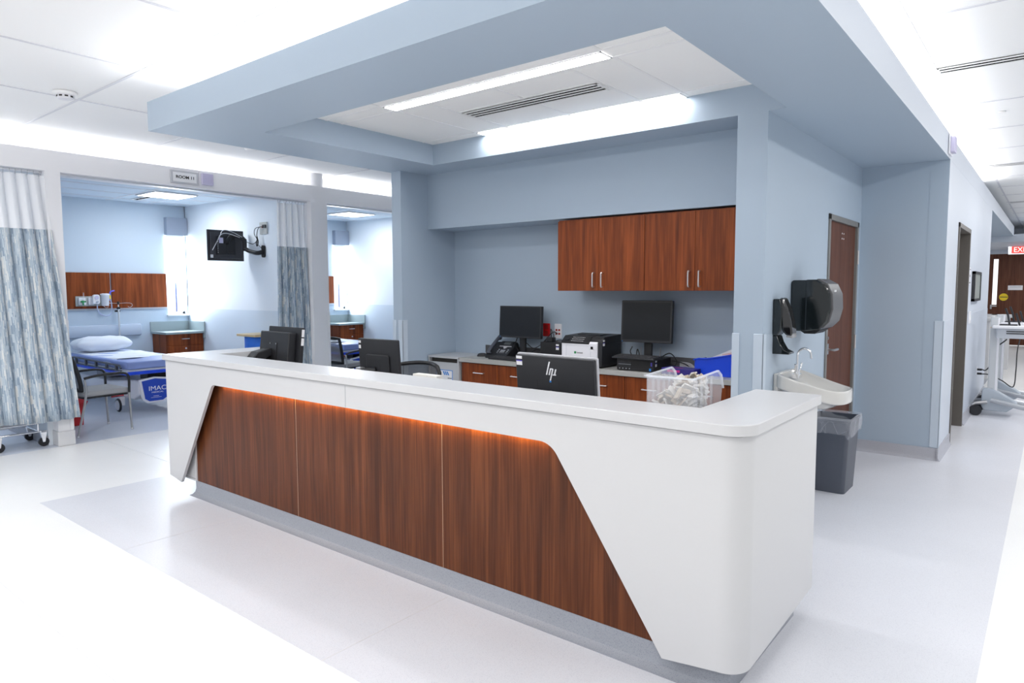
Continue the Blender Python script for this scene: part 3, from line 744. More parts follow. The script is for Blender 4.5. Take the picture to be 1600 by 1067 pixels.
o = MB(); o.prism([(-.20, 0), (-.06, 0), (-.06, .28), (-.10, .325), (-.17, .325), (-.20, .28)][::-1], 'y', -.20, -.13); 
o = MB()
prf = [(-.21, .0), (-.14, .0), (-.14, .24), (-.03, .29), (-.03, .35), (-.16, .325), (-.21, .27)]
o.prism(prf, 'x', -.155, -.045); o.build('swivel_arm', BLACK2, t, bevel=.008)
MB().rbox(-.22, .06, -.25, .08, 0, .015, .015).build('stand_base', BLACK2, t)

def display_monitor(label, loc, rz, w, h, zb, depth=.035, tilt=-3, rim=.012):
    t = thing('monitor', label, 'monitor', loc, rz)
    T_ = Matrix.Translation((0, 0, zb + h / 2)) @ Matrix.Rotation(R(tilt), 4, 'X') @ Matrix.Translation((0, 0, -zb - h / 2))
    p = MB().rbox(-w / 2, w / 2, 0, depth, zb, zb + h, .006, axis='y').build('screen_panel', BLACK2, t, bevel=.003, M=T_)
    q = MB().box(-w / 2 + rim, w / 2 - rim, -.0012, .001, zb + rim * 1.4, zb + h - rim).build('display', SCREEN, t, M=T_); sub(q, p)
    q = MB().cyl((-w / 2 + .014, -.002, zb + .008), (-w / 2 + .014, 0, zb + .008), .004, n=10).build('power_led', LABELC, t, M=T_); sub(q, p)
    MB().rbox(-.035, .035, depth + .002, depth + .03, .01, zb + h * .55, .008).build('stand_column', BLACK, t)
    MB().rbox(-.11, .11, -.05, .10, 0, .012, .02).build('stand_base', BLACK2, t)
    return t
MTL = display_monitor('black monitor facing front above the desk phone at left end of worktop', (-3.985, 5.10, CTZ), R(-2), .515, .305, .205)
MTR = display_monitor('tall black monitor facing front behind keyboard and desktop computer', (-2.65, 5.10, CTZ + 0), R(3), .455, .352, .222, rim=.016)
# keyboards
def keyboard(label, loc, rz, w=.42, d=.14):
    t = thing('keyboard', label, 'keyboard', loc, rz)
    b = MB().prism([(-d / 2, 0), (d / 2, 0), (d / 2, .024), (-d / 2, .012)], 'x', -w / 2, w / 2).build('base', BLACK2, t, bevel=.003)
    k = MB(); sl = .012 / d
    for r_ in range(5):
        n = 15
        for c_ in range(n):
            x0 = -w / 2 + .012 + c_ * (w - .024) / n; y0 = -d / 2 + .012 + r_ * (d - .024) / 5; z = .013 + (y0 + d / 2) * sl
            k.box(x0, x0 + (w - .024) / n - .004, y0, y0 + (d - .024) / 5 - .004, z, z + .007)
    k.build('keys', mat('key_plastic', (.05, .05, .055), .5) if 'key_plastic' not in MATS else MATS['key_plastic'], t)['kind'] = 'stuff'
    return t
keyboard('black keyboard lying on top of the desktop computer', (-2.66, 4.965, CTZ + .098), R(-4), .40, .14)
keyboard('black keyboard on the worktop in front of the desk phone', (-4.03, 4.985, CTZ), R(-2), .40, .14)
# desktop computer lying flat
t = thing('desktop_computer', 'flat black desktop computer on worktop under a keyboard', 'computer', (-2.66, 5.09, CTZ), R(2))
o = MB().rbox(-.165, .165, -.165, .165, .004, .097, .008, axis='y').build('case', BLACK, t, bevel=.003)
q = MB(); q.box(-.15, -.035, -.168, -.164, .028, .075); q.mi = 1; q.box(-.15, -.035, -.1685, -.1675, .052, .054)
q = q.build('drive_bay', [BLACK2, GPLAS], t)
for i in range(4): MB().cyl((-.14 + i * .03, -.168, .018), (-.14 + i * .03, -.165, .018), .0045, n=8).build('front_port', GPLAS, t)
q = MB(); q.box(.125, .142, -.167, -.1645, .008, .03); q.mi = 1; q.box(.138, .15, -.167, -.1645, .048, .078); q.build('badge', [LABELC, LABELB], t)
q = stick(t, .165, -.14, .078, .03, axis='x')
MB().cyl((-.14, -.14, 0), (-.14, -.14, .005), .01).cyl((.14, -.14, 0), (.14, -.14, .005), .01).cyl((-.14, .14, 0), (-.14, .14, .005), .01).cyl((.14, .14, 0), (.14, .14, .005), .01).build('foot', GAP, t)
# small black computer behind the phone monitor
t = thing('desktop_computer', 'small black computer box standing left of the printer under a power adapter', 'computer', (-3.59, 5.14, CTZ))
MB().rbox(-.115, .115, -.09, .09, 0, .185, .006, axis='y').build('case', BLACK, t, bevel=.003)
stick(t, .062, -.09, .155, .032)
t = MB().rbox(-.035, .035, -.03, .03, 0, .04, .006).build('power_adapter', BLACK, None, bevel=.004); t.location = (-3.64, 5.13, CTZ + .185); tag(t, 'black power adapter lying on the small computer box', 'adapter')

# printer
t = thing('printer', 'black and white laser printer on the worktop below the cabinets', 'printer', (-3.165, 5.065, CTZ))
prf = [(-.165, .02), (-.165, .20), (-.16, .205), (.165, .205), (.165, .02)]
MB().prism(prf, 'x', -.198, .165).build('body', WPLAS, t, bevel=.006)
MB().prism([(-.155, .012), (.17, .012), (.17, .255), (-.09, .255), (-.155, .22)], 'x', .165, .205).build('side_cover', BLACK2, t, bevel=.004)
o = MB(); o.prism([(-.168, .20), (-.172, .215), (-.11, .265), (.17, .275), (.17, .20)], 'x', -.199, .085); o.prism([(-.14, .235), (-.11, .262), (.17, .275), (.17, .20), (-.14, .20)], 'x', .085, .206)
tp = o.build('top_cover', BLACK, t, bevel=.004)
q = MB().prism([(-.167, .155), (-.167, .205), (-.150, .224), (-.150, .155)], 'x', .083, .164)
q.build('front_fairing', WPLAS, t, bevel=.003)
q = MB(); q.box(-.11, .12, -.04, .14, .262, .2765); sub(q.build('output_tray', BLACK2, t), tp)
pn = MB(); nrm = Matrix.Rotation(math.atan2(.05, .062), 4, 'X')
for r_ in range(3):
    for c_ in range(8): pn.box(-.10 + c_ * .016, -.09 + c_ * .016, -.006 + 0, -.004, .0, .005) if False else pn.box(-.10 + c_ * .016, -.091 + c_ * .016, -.168 + .018 * r_ + .006, -.160 + .018 * r_, .222 + r_ * .0145, .2265 + r_ * .0145)
sub(pn.build('panel_buttons', LABEL, t), tp)
q = MB(); q.box(-.165, -.120, -.164, -.15, .220, .236); sub(q.build('panel_display', SCREEN, t), tp)
o = MB(); o.box(-.195, .163, -.1675, -.165, .065, .0665); o.box(-.15, -.1488, -.1662, -.165, .07, .185); o.box(.10, .1012, -.1662, -.165, .07, .15); o.box(-.15, .10, -.1662, -.165, .1845, .1855)
o.build('cover_seam', GPLAS, t)
o = MB(); o.rbox(-.19, .17, -.15, .16, 0, .022, .02); o.build('base', BLACK2, t)
q = MB().rbox(-.065, -.047, -.1665, -.165, .115, .135, .003, axis='y').build('logo_mark', GREEN, t)
text('logo_text', 'Lexmark', .017, (-.008, -.1662, .124), (R(90), 0, 0), mat('print_grey', (.05, .05, .05), .6), t)
o = MB(); o.mi = 1; o.box(.10, .125, -.167, -.165, .165, .182); o.mi = 0; o.box(.10, .125, -.167, -.165, .140, .165); o.build('printed_label', [LABEL, BLACK2], t)
stick(t, .2055, -.14, .225, .03, axis='x')

# desk phone
t = thing('desk_phone', 'dark grey office desk phone with handset and display on the worktop', 'phone', (-4.25, 5.12, CTZ), R(2))
tilt = Matrix.Translation((0, -.09, .02)) @ Matrix.Rotation(R(38), 4, 'X')
MB().prism([(-.11, 0), (.10, 0), (.10, .13), (.08, .15), (-.11, .03)], 'x', -.10, .16).build('base', BLACK2, t, bevel=.005)
fc = MB().rbox(-.02, .155, 0, .21, .0, .012, .01).build('face', BLACK2, t, M=tilt, bevel=.003)
q = MB().box(.0, .135, .145, .20, .012, .016).build('display_bezel', BLACK, t, M=tilt); sub(q, fc)
q = MB().box(.03, .11, .155, .19, .016, .0168).build('display', mat('lcd', (.10, .11, .11), .3), t, M=tilt); sub(q, fc)
q = MB().box(-.005, .14, .128, .137, .0125, .016).prism([(.045, .128), (.095, .128), (.082, .105), (.07, .098), (.058, .105)], 'z', .0125, .0155).build('navigation_pad', SILVER, t, M=tilt); sub(q, fc)
k = MB()
for r_ in range(4):
    for c_ in range(3): k.box(.045 + c_ * .019, .058 + c_ * .019, .012 + r_ * .019, .023 + r_ * .019, .012, .0155)
for r_ in range(4): k.box(.012, .024, .012 + r_ * .022, .022 + r_ * .022, .012, .0155); k.box(.122, .134, .012 + r_ * .022, .022 + r_ * .022, .012, .0155)
q = k.build('keypad', GPLAS, t, M=tilt); sub(q, fc)
hs = bez([(-.062, -.10, .045), (-.062, -.085, .075), (-.062, -.01, .135), (-.062, .06, .185), (-.062, .085, .19)], 5)
MB().tube(hs, [.026, .027, .026, .022, .019] + [.018] * (len(hs) - 10) + [.019, .022, .026, .027, .026], 12).build('handset', DARKG, t, smooth=60)
# mouse
t = thing('computer_mouse', 'black mouse on the worktop left of the desk phone', 'mouse', (-4.46, 5.10, CTZ), R(-60))
MB().grid(lambda u, v: (.032 * math.cos(2 * math.pi * u) * math.cos(v * math.pi / 2) ** .6, .055 * math.sin(2 * math.pi * u) * math.cos(v * math.pi / 2) ** .6, .034 * math.sin(v * math.pi / 2)), 24, 8, closed_u=True).build('shell', BLACK, t, smooth=60)
MB().cyl((-.004, .03, .028), (.004, .03, .028), .008, n=12).build('scroll_wheel', GPLAS, t)
t = MB().tube(bez([(-4.40, 5.14, CTZ + .012), (-4.43, 5.18, CTZ + .03), (-4.40, 5.20, CTZ + .045), (-4.36, 5.17, CTZ + .03)]), .005, 6).build('phone_cord', BLACK); tag(t, 'black coiled cord lying between mouse and desk phone', 'cord')

# wall plates and cables behind
t = thing('wall_outlet', 'bright red power outlet plate on the alcove wall', 'outlet', (-3.79, 5.28, 1.2), world=True)
MB().rbox(-3.835, -3.755, 5.272, 5.28, 1.145, 1.268, .004, axis='y').build('plate', RED, t, bevel=.002)
o = MB(); o.box(-3.815, -3.775, 5.270, 5.273, 1.155, 1.197); o.box(-3.815, -3.775, 5.270, 5.273, 1.212, 1.255); o.build('socket', REDD, t)
t = thing('wall_outlet', 'white wall plate with four red sockets beside the printer', 'outlet', (-3.65, 5.28, 1.2), world=True)
MB().rbox(-3.70, -3.62, 5.272, 5.28, 1.13, 1.268, .004, axis='y').build('plate', WPLAS, t, bevel=.002)
for x in (-3.677, -3.645):
    for z in (1.165, 1.20): MB().box(x - .009, x + .009, 5.268, 5.273, z, z + .018).build('socket', REDD, t)
o = MB()
for pts in ([(-3.66, 5.266, 1.175), (-3.69, 5.24, 1.19), (-3.74, 5.20, 1.13), (-3.76, 5.18, 1.04), (-3.72, 5.18, .94)],
            [(-3.70, 5.23, 1.11), (-3.70, 5.21, 1.22), (-3.66, 5.2, 1.16), (-3.66, 5.18, 1.13)],
            [(-3.95, 5.16, 1.08), (-3.90, 5.2, 1.03), (-3.82, 5.2, 1.06), (-3.74, 5.2, 1.13)],
            [(-3.93, 5.16, .96), (-3.86, 5.2, 1.02), (-3.76, 5.2, 1.0), (-3.72, 5.19, 1.06), (-3.60, 5.2, 1.12), (-3.50, 5.24, 1.10)],
            [(-4.06, 5.16, 1.13), (-4.09, 5.17, 1.06), (-4.06, 5.19, .98), (-4.0, 5.2, .935)]): o.tube(bez(pts), .0042, 6)
t = o.build('cable_bundle', BLACK); tag(t, 'black power cables looping behind the left monitor to the wall sockets', 'cables')
o = MB()
for i, pts in enumerate([[(-2.83, 5.2, 1.1), (-2.86, 5.22, 1.05), (-2.80, 5.2, .99), (-2.78, 5.2, 1.08), (-2.74, 5.2, .95)], [(-2.56, 5.18, 1.02), (-2.48, 5.2, 1.06), (-2.42, 5.2, 1.0), (-2.44, 5.2, .95)],
            [(-2.46, 5.2, 1.0), (-2.36, 5.2, .985), (-2.30, 5.2, .95), (-2.33, 5.15, .935)], [(-2.42, 5.08, .99), (-2.35, 5.05, .97), (-2.30, 5.1, .955), (-2.27, 5.15, .94), (-2.33, 5.16, .935)]]): o.tube(bez(pts), .0045, 6)
t = o.build('cable_bundle', BLACK); tag(t, 'black and grey cables behind the tall monitor on the worktop', 'cables')
o = MB()
for i in range(5): o.tube(bez([(-2.40, 5.22, .99 - i * .008), (-2.30, 5.2, .985 - i * .01), (-2.24, 5.17, .95 - i * .003), (-2.23, 5.12, .932)]), .004, 6)
for i in range(3): o.tube(bez([(-2.74 + i * .09, 5.19, 1.1), (-2.76 + i * .09, 5.22, 1.04), (-2.74 + i * .08, 5.2, .95)]), .004, 6)
t = o.build('cable_bundle', SILVER); tag(t, 'pale grey cables hanging down beside the desktop computer', 'cables')
# blue bin with papers
t = thing('storage_bin', 'bright blue plastic bin holding papers on the worktop beside the column', 'bin', (-1.98, 5.12, CTZ))
o = MB()
P0 = [(-.19, -.10), (.20, -.10), (.20, .12), (-.19, .12)]
o.prism([(-.20, 0), (-.19, .115), (-.16, .128), (-.10, .128), (.10, .168), (.24, .168), (.24, 0)], 'y', -.115, -.109)
o.prism([(-.20, 0), (-.19, .115), (.24, .15), (.24, 0)], 'y', .109, .115); o.box(-.20, .24, -.112, .112, 0, .006)
o.prism([(-.112, 0), (.112, 0), (.112, .12), (-.112, .12)], 'x', -.20, -.194); o.prism([(-.112, 0), (.112, 0), (.112, .16), (-.112, .16)], 'x', .234, .24)
o.build('bin_shell', BLUEP, t, bevel=.002)
o = MB(); o.prism([(-.208, .112), (-.158, .126), (-.10, .126), (.10, .167), (.245, .167), (.245, .176), (.098, .176), (-.102, .136), (-.162, .136), (-.208, .122)], 'y', -.124, -.108)
o.build('rim', BLUEP, t, bevel=.002)
t = thing('paper_stack', 'tilted printed papers standing in the blue bin', 'papers', (-1.95, 5.12, CTZ + .08), 0)
o = MB()
for i in range(7): o.prism([(-.10 + i * .002, .0), (.13, .0), (.13, .13 - i * .001), (.105, .145), (.085, .148), (-.105 + i * .002, .062)], 'y', -.06 + i * .012, -.059 + i * .012)
o.build('sheets', PAPER, t)
o = MB()
for i in range(4): o.prism([(-.06 + i * .01, .045 + .012 * i), (.05 + i * .012, .075 + .012 * i), (.05 + i * .012, .078 + .012 * i), (-.06 + i * .01, .048 + .012 * i)], 'y', -.0612, -.0602)
o.box(.07, .078, -.0612, -.0602, .09, .12); o.box(.095, .103, -.0612, -.0602, .128, .134)
o.build('red_print', PINKW, t)
# dark blue carton behind clear bin
t = thing('carton', 'dark blue flat carton with magenta print on the worktop behind the clear bin', 'carton', (-2.30, 4.965, CTZ), R(-3))
MB().box(-.11, .17, -.06, .08, 0, .05).build('box_body', BLUEDK, t, bevel=.002)
MB().box(-.06, .05, -.0612, -.06, .02, .038).box(-.05, .05, -.02, .0, .05, .0506).build('print_mark', MAG, t)

# clear bin with packets on the desk corner
t = thing('clear_bin', 'clear plastic hanging bin full of white packets at the desk corner', 'bin', (-1.325, 2.93, .93))
o = MB(); X0, X1, Y0, Y1, H_ = -.108, .115, -.155, .155, .275
o.box(X0, X1, Y0, Y1, 0, .004)
o.prism([(X0, .0), (X1, 0), (X1 + .003, H_), (X0 - .003, H_)], 'y', Y0, Y0 + .003)
for x in (X0, X1 - .003): o.prism([(Y0, 0), (Y1 - .03, 0), (Y1 - .005, .10), (Y1 + .015, .2), (Y1 - .01, .26), (Y1 - .05, H_ + .012), (Y0, H_)], 'x', x, x + .003)
o.prism([(X0, .0), (X1, 0), (X1, .10), (X0, .10)], 'y', Y1 - .033, Y1 - .03)
sh_ = o.build('shell', CLEARP, t)
o = MB(); o.box(X0 - .012, X1 + .012, Y0 - .012, Y0 + .001, H_ - .004, H_ + .003)
for x in (X0 - .008, X1): o.prism([(Y0, H_ - .003), (Y1 - .05, H_ + .009), (Y1 - .012, .257), (Y1 + .012, .2), (Y1 + .020, .2), (Y1 - .006, .266), (Y1 - .048, H_ + .016), (Y0, H_ + .004)], 'x', x, x + .008)
o.build('rim', sheer('clear_rim', (.86, .89, .95), .42), t)
for i in range(4):
    y = Y0 + .04 + i * .055
    for x in (X0 + .003, X1 - .010): MB().box(x, x + .004, y, y + .018, .02, H_ - .005).build('rib', CLEARP, t)
o = MB(); rnd = random.Random(3)
for i in range(230):
    u, v = rnd.uniform(-.85, .85), rnd.uniform(-.9, .75); hz = rnd.random() ** .6
    top = .17 + .05 * math.cos(u * 1.3 - .5) + .03 * math.sin(v * 3)
    c = Vector((.0 + u * .095, v * .14, .02 + hz * top * .98)); a, b, h = rnd.uniform(.018, .04), rnd.uniform(.01, .02), rnd.uniform(.0015, .005)
    lim = .108 - a
    c.x = max(X0 + a + .004, min(X1 - a - .004, c.x)); c.y = max(Y0 + a + .005, min(Y1 - .035 - a, c.y)); c.z = max(c.z, a * .7 + .006)
    o.mi = 0 if (rnd.random() < .62 or c.x > .05) else 1
    o.box(c.x - a, c.x + a, c.y - b, c.y + b, c.z - h, c.z + h, rot=(rnd.uniform(-1.0, 1.0), rnd.uniform(-.9, .9), rnd.uniform(0, 3.1)))
t = o.build('packet_heap', [PACK, PACKB]); t.location = (-1.325, 2.93, .93); tag(t, 'heap of white and beige wrapped packets filling the clear bin', 'packets', kind='stuff')
# papers lying on the desk top edge
t = thing('paper_tray', 'small cream paper stack at inner edge of desk top, in front of document box', 'papers', (-2.86, 2.80, .765))
MB().box(-.10, .10, -.045, .005, 0, .335).build('organizer', mat('cream_plastic', (.72, .70, .66), .6), t, bevel=.003)
MB().box(.02, .024, -.0462, -.0452, .326, .330).build('printed_dot', GPLAS, t)

# ================================================================== CEILING FITTINGS
def linear_light(label, x0, x1, y0, y1, z, em, lip=.006):
    t = thing('linear_ceiling_light', label, 'ceiling light', ((x0 + x1) / 2, (y0 + y1) / 2, z), world=True)
    o = MB(); o.box(x0, x1, y0, y0 + .008, z - lip, z); o.box(x0, x1, y1 - .008, y1, z - lip, z); o.box(x0, x0 + .008, y0, y1, z - lip, z); o.box(x1 - .008, x1, y0, y1, z - lip, z)
    o.build('frame', TBARW, t)
    MB().box(x0 + .008, x1 - .008, y0 + .008, y1 - .008, z - lip * .6, z - .0005).build('diffuser', em, t)
linear_light('long bright linear light in the recessed ceiling, nearer the front of the desk', -3.89, -2.05, 3.365, 3.492, 2.922, E_STRIP)
linear_light('long linear wall-wash light at the rear edge of the recessed ceiling', -3.91, -2.055, 4.412, 4.528, 2.922, E_WALLW)
def slot_vent(label, x0, x1, y0, y1, z, n, cat='vent'):
    t = thing('slot_vent', label, cat, ((x0 + x1) / 2, (y0 + y1) / 2, z), world=True)
    h = .006
    MB().box(x0, x1, y0, y1, z - h * .3, z - .0004).build('throat_shade', THROAT, t)  # flat sheet painted as the shaded depth of the slots
    w = (y1 - y0) / (2 * n + 1)
    o = MB()
    w = (y1 - y0) / (n * 1.35 + (n + 1) * .65)
    for i in range(n + 1): o.box(x0, x1, y0 + 2 * i * w, y0 + 2 * i * w + w * .65, z - h, z - h * .3)
    o.box(x0 - .015, x0 + .01, y0, y1, z - h, z - h * .3); o.box(x1 - .01, x1 + .015, y0, y1, z - h, z - h * .3)
    o.build('vent_blades', TBARW, t)
slot_vent('white slot air vent between the two linear lights in the recessed ceiling', -3.56, -2.38, 3.86, 4.02, 2.9215, 3)
for i, (y, lb) in enumerate(((5.90, 'nearest'), (10.9, 'second'))):
    slot_vent('twin black slot air vent in the corridor ceiling, ' + lb + ' one to the viewer', -.74, .46, y - .075, y + .075, CZ - .0045, 2)
slot_vent('twin slot air vent far down the corridor ceiling', -.74, .46, 15.7, 15.85, CZ - .0045, 2)
t = thing('smoke_detector', 'round white smoke detector on the ceiling near the patient rooms', 'smoke detector', (-6.22, 2.10, CZ - .004))
MB().lathe([(.0, 0), (.085, 0), (.085, -.012), (.075, -.022), (.0, -.022)], n=36).build('base_ring', TBARW, t)
MB().lathe([(.058, -.022), (.058, -.045), (.05, -.055), (.0, -.058)], n=36).build('sensor_cap', WPLAS, t)
o = MB()
for i in range(9): a = 2 * math.pi * i / 9; o.box(-.012, .012, -.0592, -.0575, -.042, -.030, rot=(0, 0, a), pivot=(0, 0, 0))
o.build('sensor_slots', GAP, t)
t = thing('smoke_detector', 'small white ceiling disc just beyond the soffit corner', 'smoke detector', (-7.06, 4.19, CZ - .004))
MB().lathe([(.0, 0), (.07, 0), (.07, -.012), (.05, -.03), (.0, -.032)], n=30).build('body', TBARW, t)
t = thing('ceiling_sprinkler', 'tiny recessed sprinkler disc in the corridor ceiling', 'sprinkler', (-.45, 7.6, CZ - .004))
MB().lathe([(.0, 0), (.03, 0), (.03, -.008), (.0, -.009)], n=20).build('disc', TBARW, t)

# signs and call lights
def call_light(label, loc, rz):
    t = thing('call_light', label, 'call light', loc, rz)
    MB().rbox(-.09, .09, -.012, 0, -.085, .085, .008, axis='y').build('back_plate', WPLAS, t, bevel=.002)
    MB().rbox(-.068, .068, -.045, -.012, -.068, .068, .01, axis='y').build('lens', LAV, t, bevel=.004)
    o = MB()
    for i in range(6): o.box(-.055, .055, -.0462, -.0445, -.05 + i * .019, -.043 + i * .019)
    o.build('lens_ribs', mat('lens_rib', (.52, .49, .70), .4) if 'lens_rib' not in MATS else MATS['lens_rib'], t)
call_light('square lavender call light beside the ROOM 11 sign', (-7.9, 4.10, 2.893), R(90))
call_light('lavender call light on the corridor fascia above the corner', (-.786, 7.16, 2.845), R(90))
t = thing('room_sign', 'silver framed sign reading ROOM 11 above the middle room opening', 'sign', (-7.9, 3.84, 2.885), R(90))
MB().rbox(-.16, .16, -.018, 0, -.075, .075, .004, axis='y').build('frame', SILVER, t, bevel=.004)
MB().box(-.135, .135, -.0195, -.018, -.052, .052).build('sign_face', LABEL, t)
text('sign_text', 'ROOM 11', .046, (.005, -.0205, .0), (R(90), 0, 0), BLACK, t, ext=.0008, sx=1.1, bold=.0012)

# ================================================================== SINK SIDE
t = thing('wall_sink', 'off-white porcelain hand-wash sink with gooseneck tap on the blue wall', 'sink', (-1.4955, 4.95, .78))
def sink_fn(u, v, inner=False):
    pass
# outline in plan (x out from wall, y along wall) and rim height falling to the front
out = [(0, -.235), (.08, -.24), (.30, -.20), (.40, -.175), (.455, -.11), (.455, .11), (.40, .175), (.30, .20), (.08, .24), (0, .235)]
def rz_(x): return .235 - .10 * min(1, max(0, (x - .05) / .33)) ** .8
o = MB(); n = len(out)
def ringv(sc, dz, ox=0.0, flat=None, base=None):
    vs = []
    for x, y in out:
        X = ox + (x - ox) * sc; Y = y * sc
        vs.append(o.bm.verts.new((X, Y, (rz_(x) + dz) if flat is None else flat)))
    return vs
rings = [ringv(1.0, -.085), ringv(1.0, -.075), ringv(1.0, -.01), ringv(.99, 0), ringv(.93, 0.0, .2), ringv(.90, -.012, .2), ringv(.80, -.05, .25), ringv(.55, -.09, .27), ringv(.15, -.10, .28, flat=.035)]
for a, b in zip(rings[:-1], rings[1:]):
    for i in range(n): o._f([a[i], a[(i + 1) % n], b[(i + 1) % n], b[i]])
o._f(rings[-1])
low = [rings[0], ringv(.985, -.092), ringv(.80, -.10, .12), ringv(.60, -.15, .12), ringv(.3, -.2, .12, flat=-.0)]
for a, b in zip(low[:-1], low[1:]):
    for i in range(n): o._f([a[(i + 1) % n], a[i], b[i], b[(i + 1) % n]])
o._f(low[-1][::-1])
o.build('basin', PORC, t, sub=2, smooth=80)
o = MB(); o.prism([(-.2, .09), (.2, .09), (.2, .232), (-.2, .232)], 'x', 0, .03); o.build('back_deck', PORC, t, bevel=.01)
f_ = MB(); f_.rbox(.075, .125, -.045, .045, .19, .218, .01); f_.cyl((.10, 0, .21), (.10, 0, .235), .016, .013)
f_.tube([(.10, 0, .23), (.10, 0, .35)] + [(.10 + .045 * (1 - math.cos(a)), 0, .35 + .048 * math.sin(a)) for a in [R(12 * i) for i in range(1, 16)]] + [(.192, 0, .33)], .0085, 12)
tap = f_.build('tap_spout', CHROME, t, smooth=60)
for sgn in (-1, 1):
    h = MB(); h.cyl((.10, sgn * .035, .215), (.10, sgn * .04, .235), .010, .008); h.tube([(.10, sgn * .04, .235), (.105, sgn * .062, .25), (.11, sgn * .07, .29)], [.006, .006, .009], 10)
    h.build('tap_handle', CHROME, t, smooth=60)
o = MB(); o.tube(bez([(.10, 0, .1), (.10, 0, -.04), (.06, 0, -.06), (.01, 0, -.03)]), .02, 12); o.build('drain_trap', CHROME, t)
# soap dispenser with drip tray
t = thing('soap_dispenser', 'dark soap dispenser with shiny cover and drip tray, beside the towel dispenser', 'dispenser', (-1.497, 4.775, 1.15))
MB().prism([(0, .125), (.03, .125), (.055, .16), (.062, .30), (.045, .375), (0, .375)], 'y', -.06, .06).build('back_shell', SMOKE, t, bevel=.006)
o = MB(); o.grid(lambda u, v: (.045 + .085 * math.sin(min(1, u * 1.05) * math.pi * .62 + .35) * (1 - .35 * u * 0) - .03 * (1 - u) , (-.058 + .116 * v), .385 - .265 * u), 14, 8)
MB().prism([(.04, .385), (.062, .38), (.095, .31), (.118, .22), (.128, .15), (.125, .125), (.085, .13), (.06, .16), (.05, .25)], 'y', -.052, .052).build('front_cover', mat('gloss_black', (.01, .01, .012), .05, coat=1.0), t, bevel=.012, seg=4)
MB().prism([(.085, .118), (.128, .112), (.13, .135), (.09, .14)], 'y', -.045, .045).build('push_lever', GREYMET, t, bevel=.004)
MB().prism([(0, 0), (.11, 0), (.115, .012), (.075, .03), (.045, .08), (.03, .125), (0, .125)], 'y', -.055, .055).build('drip_tray', SMOKE, t, bevel=.004)
# paper towel dispenser
t = thing('towel_dispenser', 'large black and grey paper towel dispenser on the wall above the sink', 'dispenser', (-1.497, 5.26, 1.27))
MB().rbox(0, .14, -.155, .155, .02, .385, .02, axis='y').build('back_shell', SMOKE, t, bevel=.008)
prf = [(.10, .02), (.20, .03), (.25, .09), (.27, .18), (.265, .28), (.235, .35), (.17, .388), (.10, .388)]
MB().prism(prf, 'y', -.16, .16).build('front_cover', SMOKE, t, bevel=.01, seg=3)
prf2 = [(.215, .04), (.262, .09), (.284, .18), (.278, .285), (.245, .357), (.18, .394), (.165, .389), (.228, .345), (.258, .28), (.262, .18), (.24, .10), (.20, .045)]
MB().prism(prf2, 'y', -.135, .150).build('front_band', mat('band_grey', (0.11, 0.11, 0.115), .35), t, bevel=.004)
MB().prism([(.06, .02), (.20, .03), (.16, .0), (.09, .0)], 'y', -.12, .12).build('outlet_chute', BLACK, t, bevel=.004)
MB().box(.278, .288, -.10, -.085, .30, .315).build('lock', LABEL, t)
# waste bin with liner
t = thing('waste_bin', 'dark grey rectangular waste bin with clear liner on the floor under the sink', 'waste bin', (-1.335, 5.78, 0))
def frus(z, s_=1.0, r=.03):
    hx, hy = (.125 + .028 * z / .58) * s_, (.165 + .02 * z / .58) * s_; p = []
    for cx_, cy_, st in ((hx - r, hy - r, 0), (-hx + r, hy - r, 90), (-hx + r, -hy + r, 180), (hx - r, -hy + r, 270)):
        for i in range(6): a = R(st + 18 * i); p.append((cx_ + r * math.cos(a), cy_ + r * math.sin(a), z))
    return p
def loft(o, rs):
    V = [[o.bm.verts.new(p) for p in r_] for r_ in rs]; n = len(V[0])
    for a, b in zip(V[:-1], V[1:]):
        for i in range(n): o._f([a[i], a[(i + 1) % n], b[(i + 1) % n], b[i]])
    return V
o = MB(); V = loft(o, [frus(0), frus(.56), frus(.565, 1.03), frus(.58, 1.03), frus(.58, .98), frus(.02, .95)]); o._f(V[0][::-1]); o._f(V[-1])
o.build('bin_body', DARKG, t)
rnd = random.Random(5); o = MB()
def liner(z, s_, amp):
    return [(x * s_ * (1 + rnd.uniform(-amp, amp)), y * s_ * (1 + rnd.uniform(-amp, amp)), z + rnd.uniform(-amp, amp) * .25) for x, y, _ in frus(z, 1.03)]
def fold(i, n, k): th = 2 * math.pi * i / n; return .010 * math.sin(7 * th + 2.2 * k) + .007 * math.sin(15 * th - 3 * k) + .005 * math.sin(29 * th + k)
def bagring(z, s_, k, ph):
    pts = []
    base = frus(z, 1.03)
    n = 72
    per = [Vector(p) for p in base]; m = len(per)
    for i in range(n):
        f_ = i / n * m; a = per[int(f_) % m].lerp(per[(int(f_) + 1) % m], f_ - int(f_)); d = Vector((a.x, a.y, 0)).normalized()
        q = a * 1.0; q.x *= s_; q.y *= s_; q += d * fold(i, n, ph) * k; q.z = z + (.03 * math.sin(3 * 2 * math.pi * i / n + 1) + .012 * math.sin(11 * 2 * math.pi * i / n)) * max(0, k - .6)
        pts.append(tuple(q))
    return pts
loft(o, [bagring(.38, .90, .6, 1), bagring(.50, .92, .3, 2), bagring(.590, .95, .2, 2), bagring(.597, 1.0, .2, 2), bagring(.592, 1.045, .3, 2), bagring(.56, 1.05, .6, 2.3), bagring(.53, 1.045, .6, 2.8), bagring(.50, 1.05, .65, 3.5), bagring(.475, 1.04, .8, 4.1), bagring(.455, 1.05, 1.1, 4.6)])
o.build('liner_bag', BAGP, t, smooth=80)
o = MB()
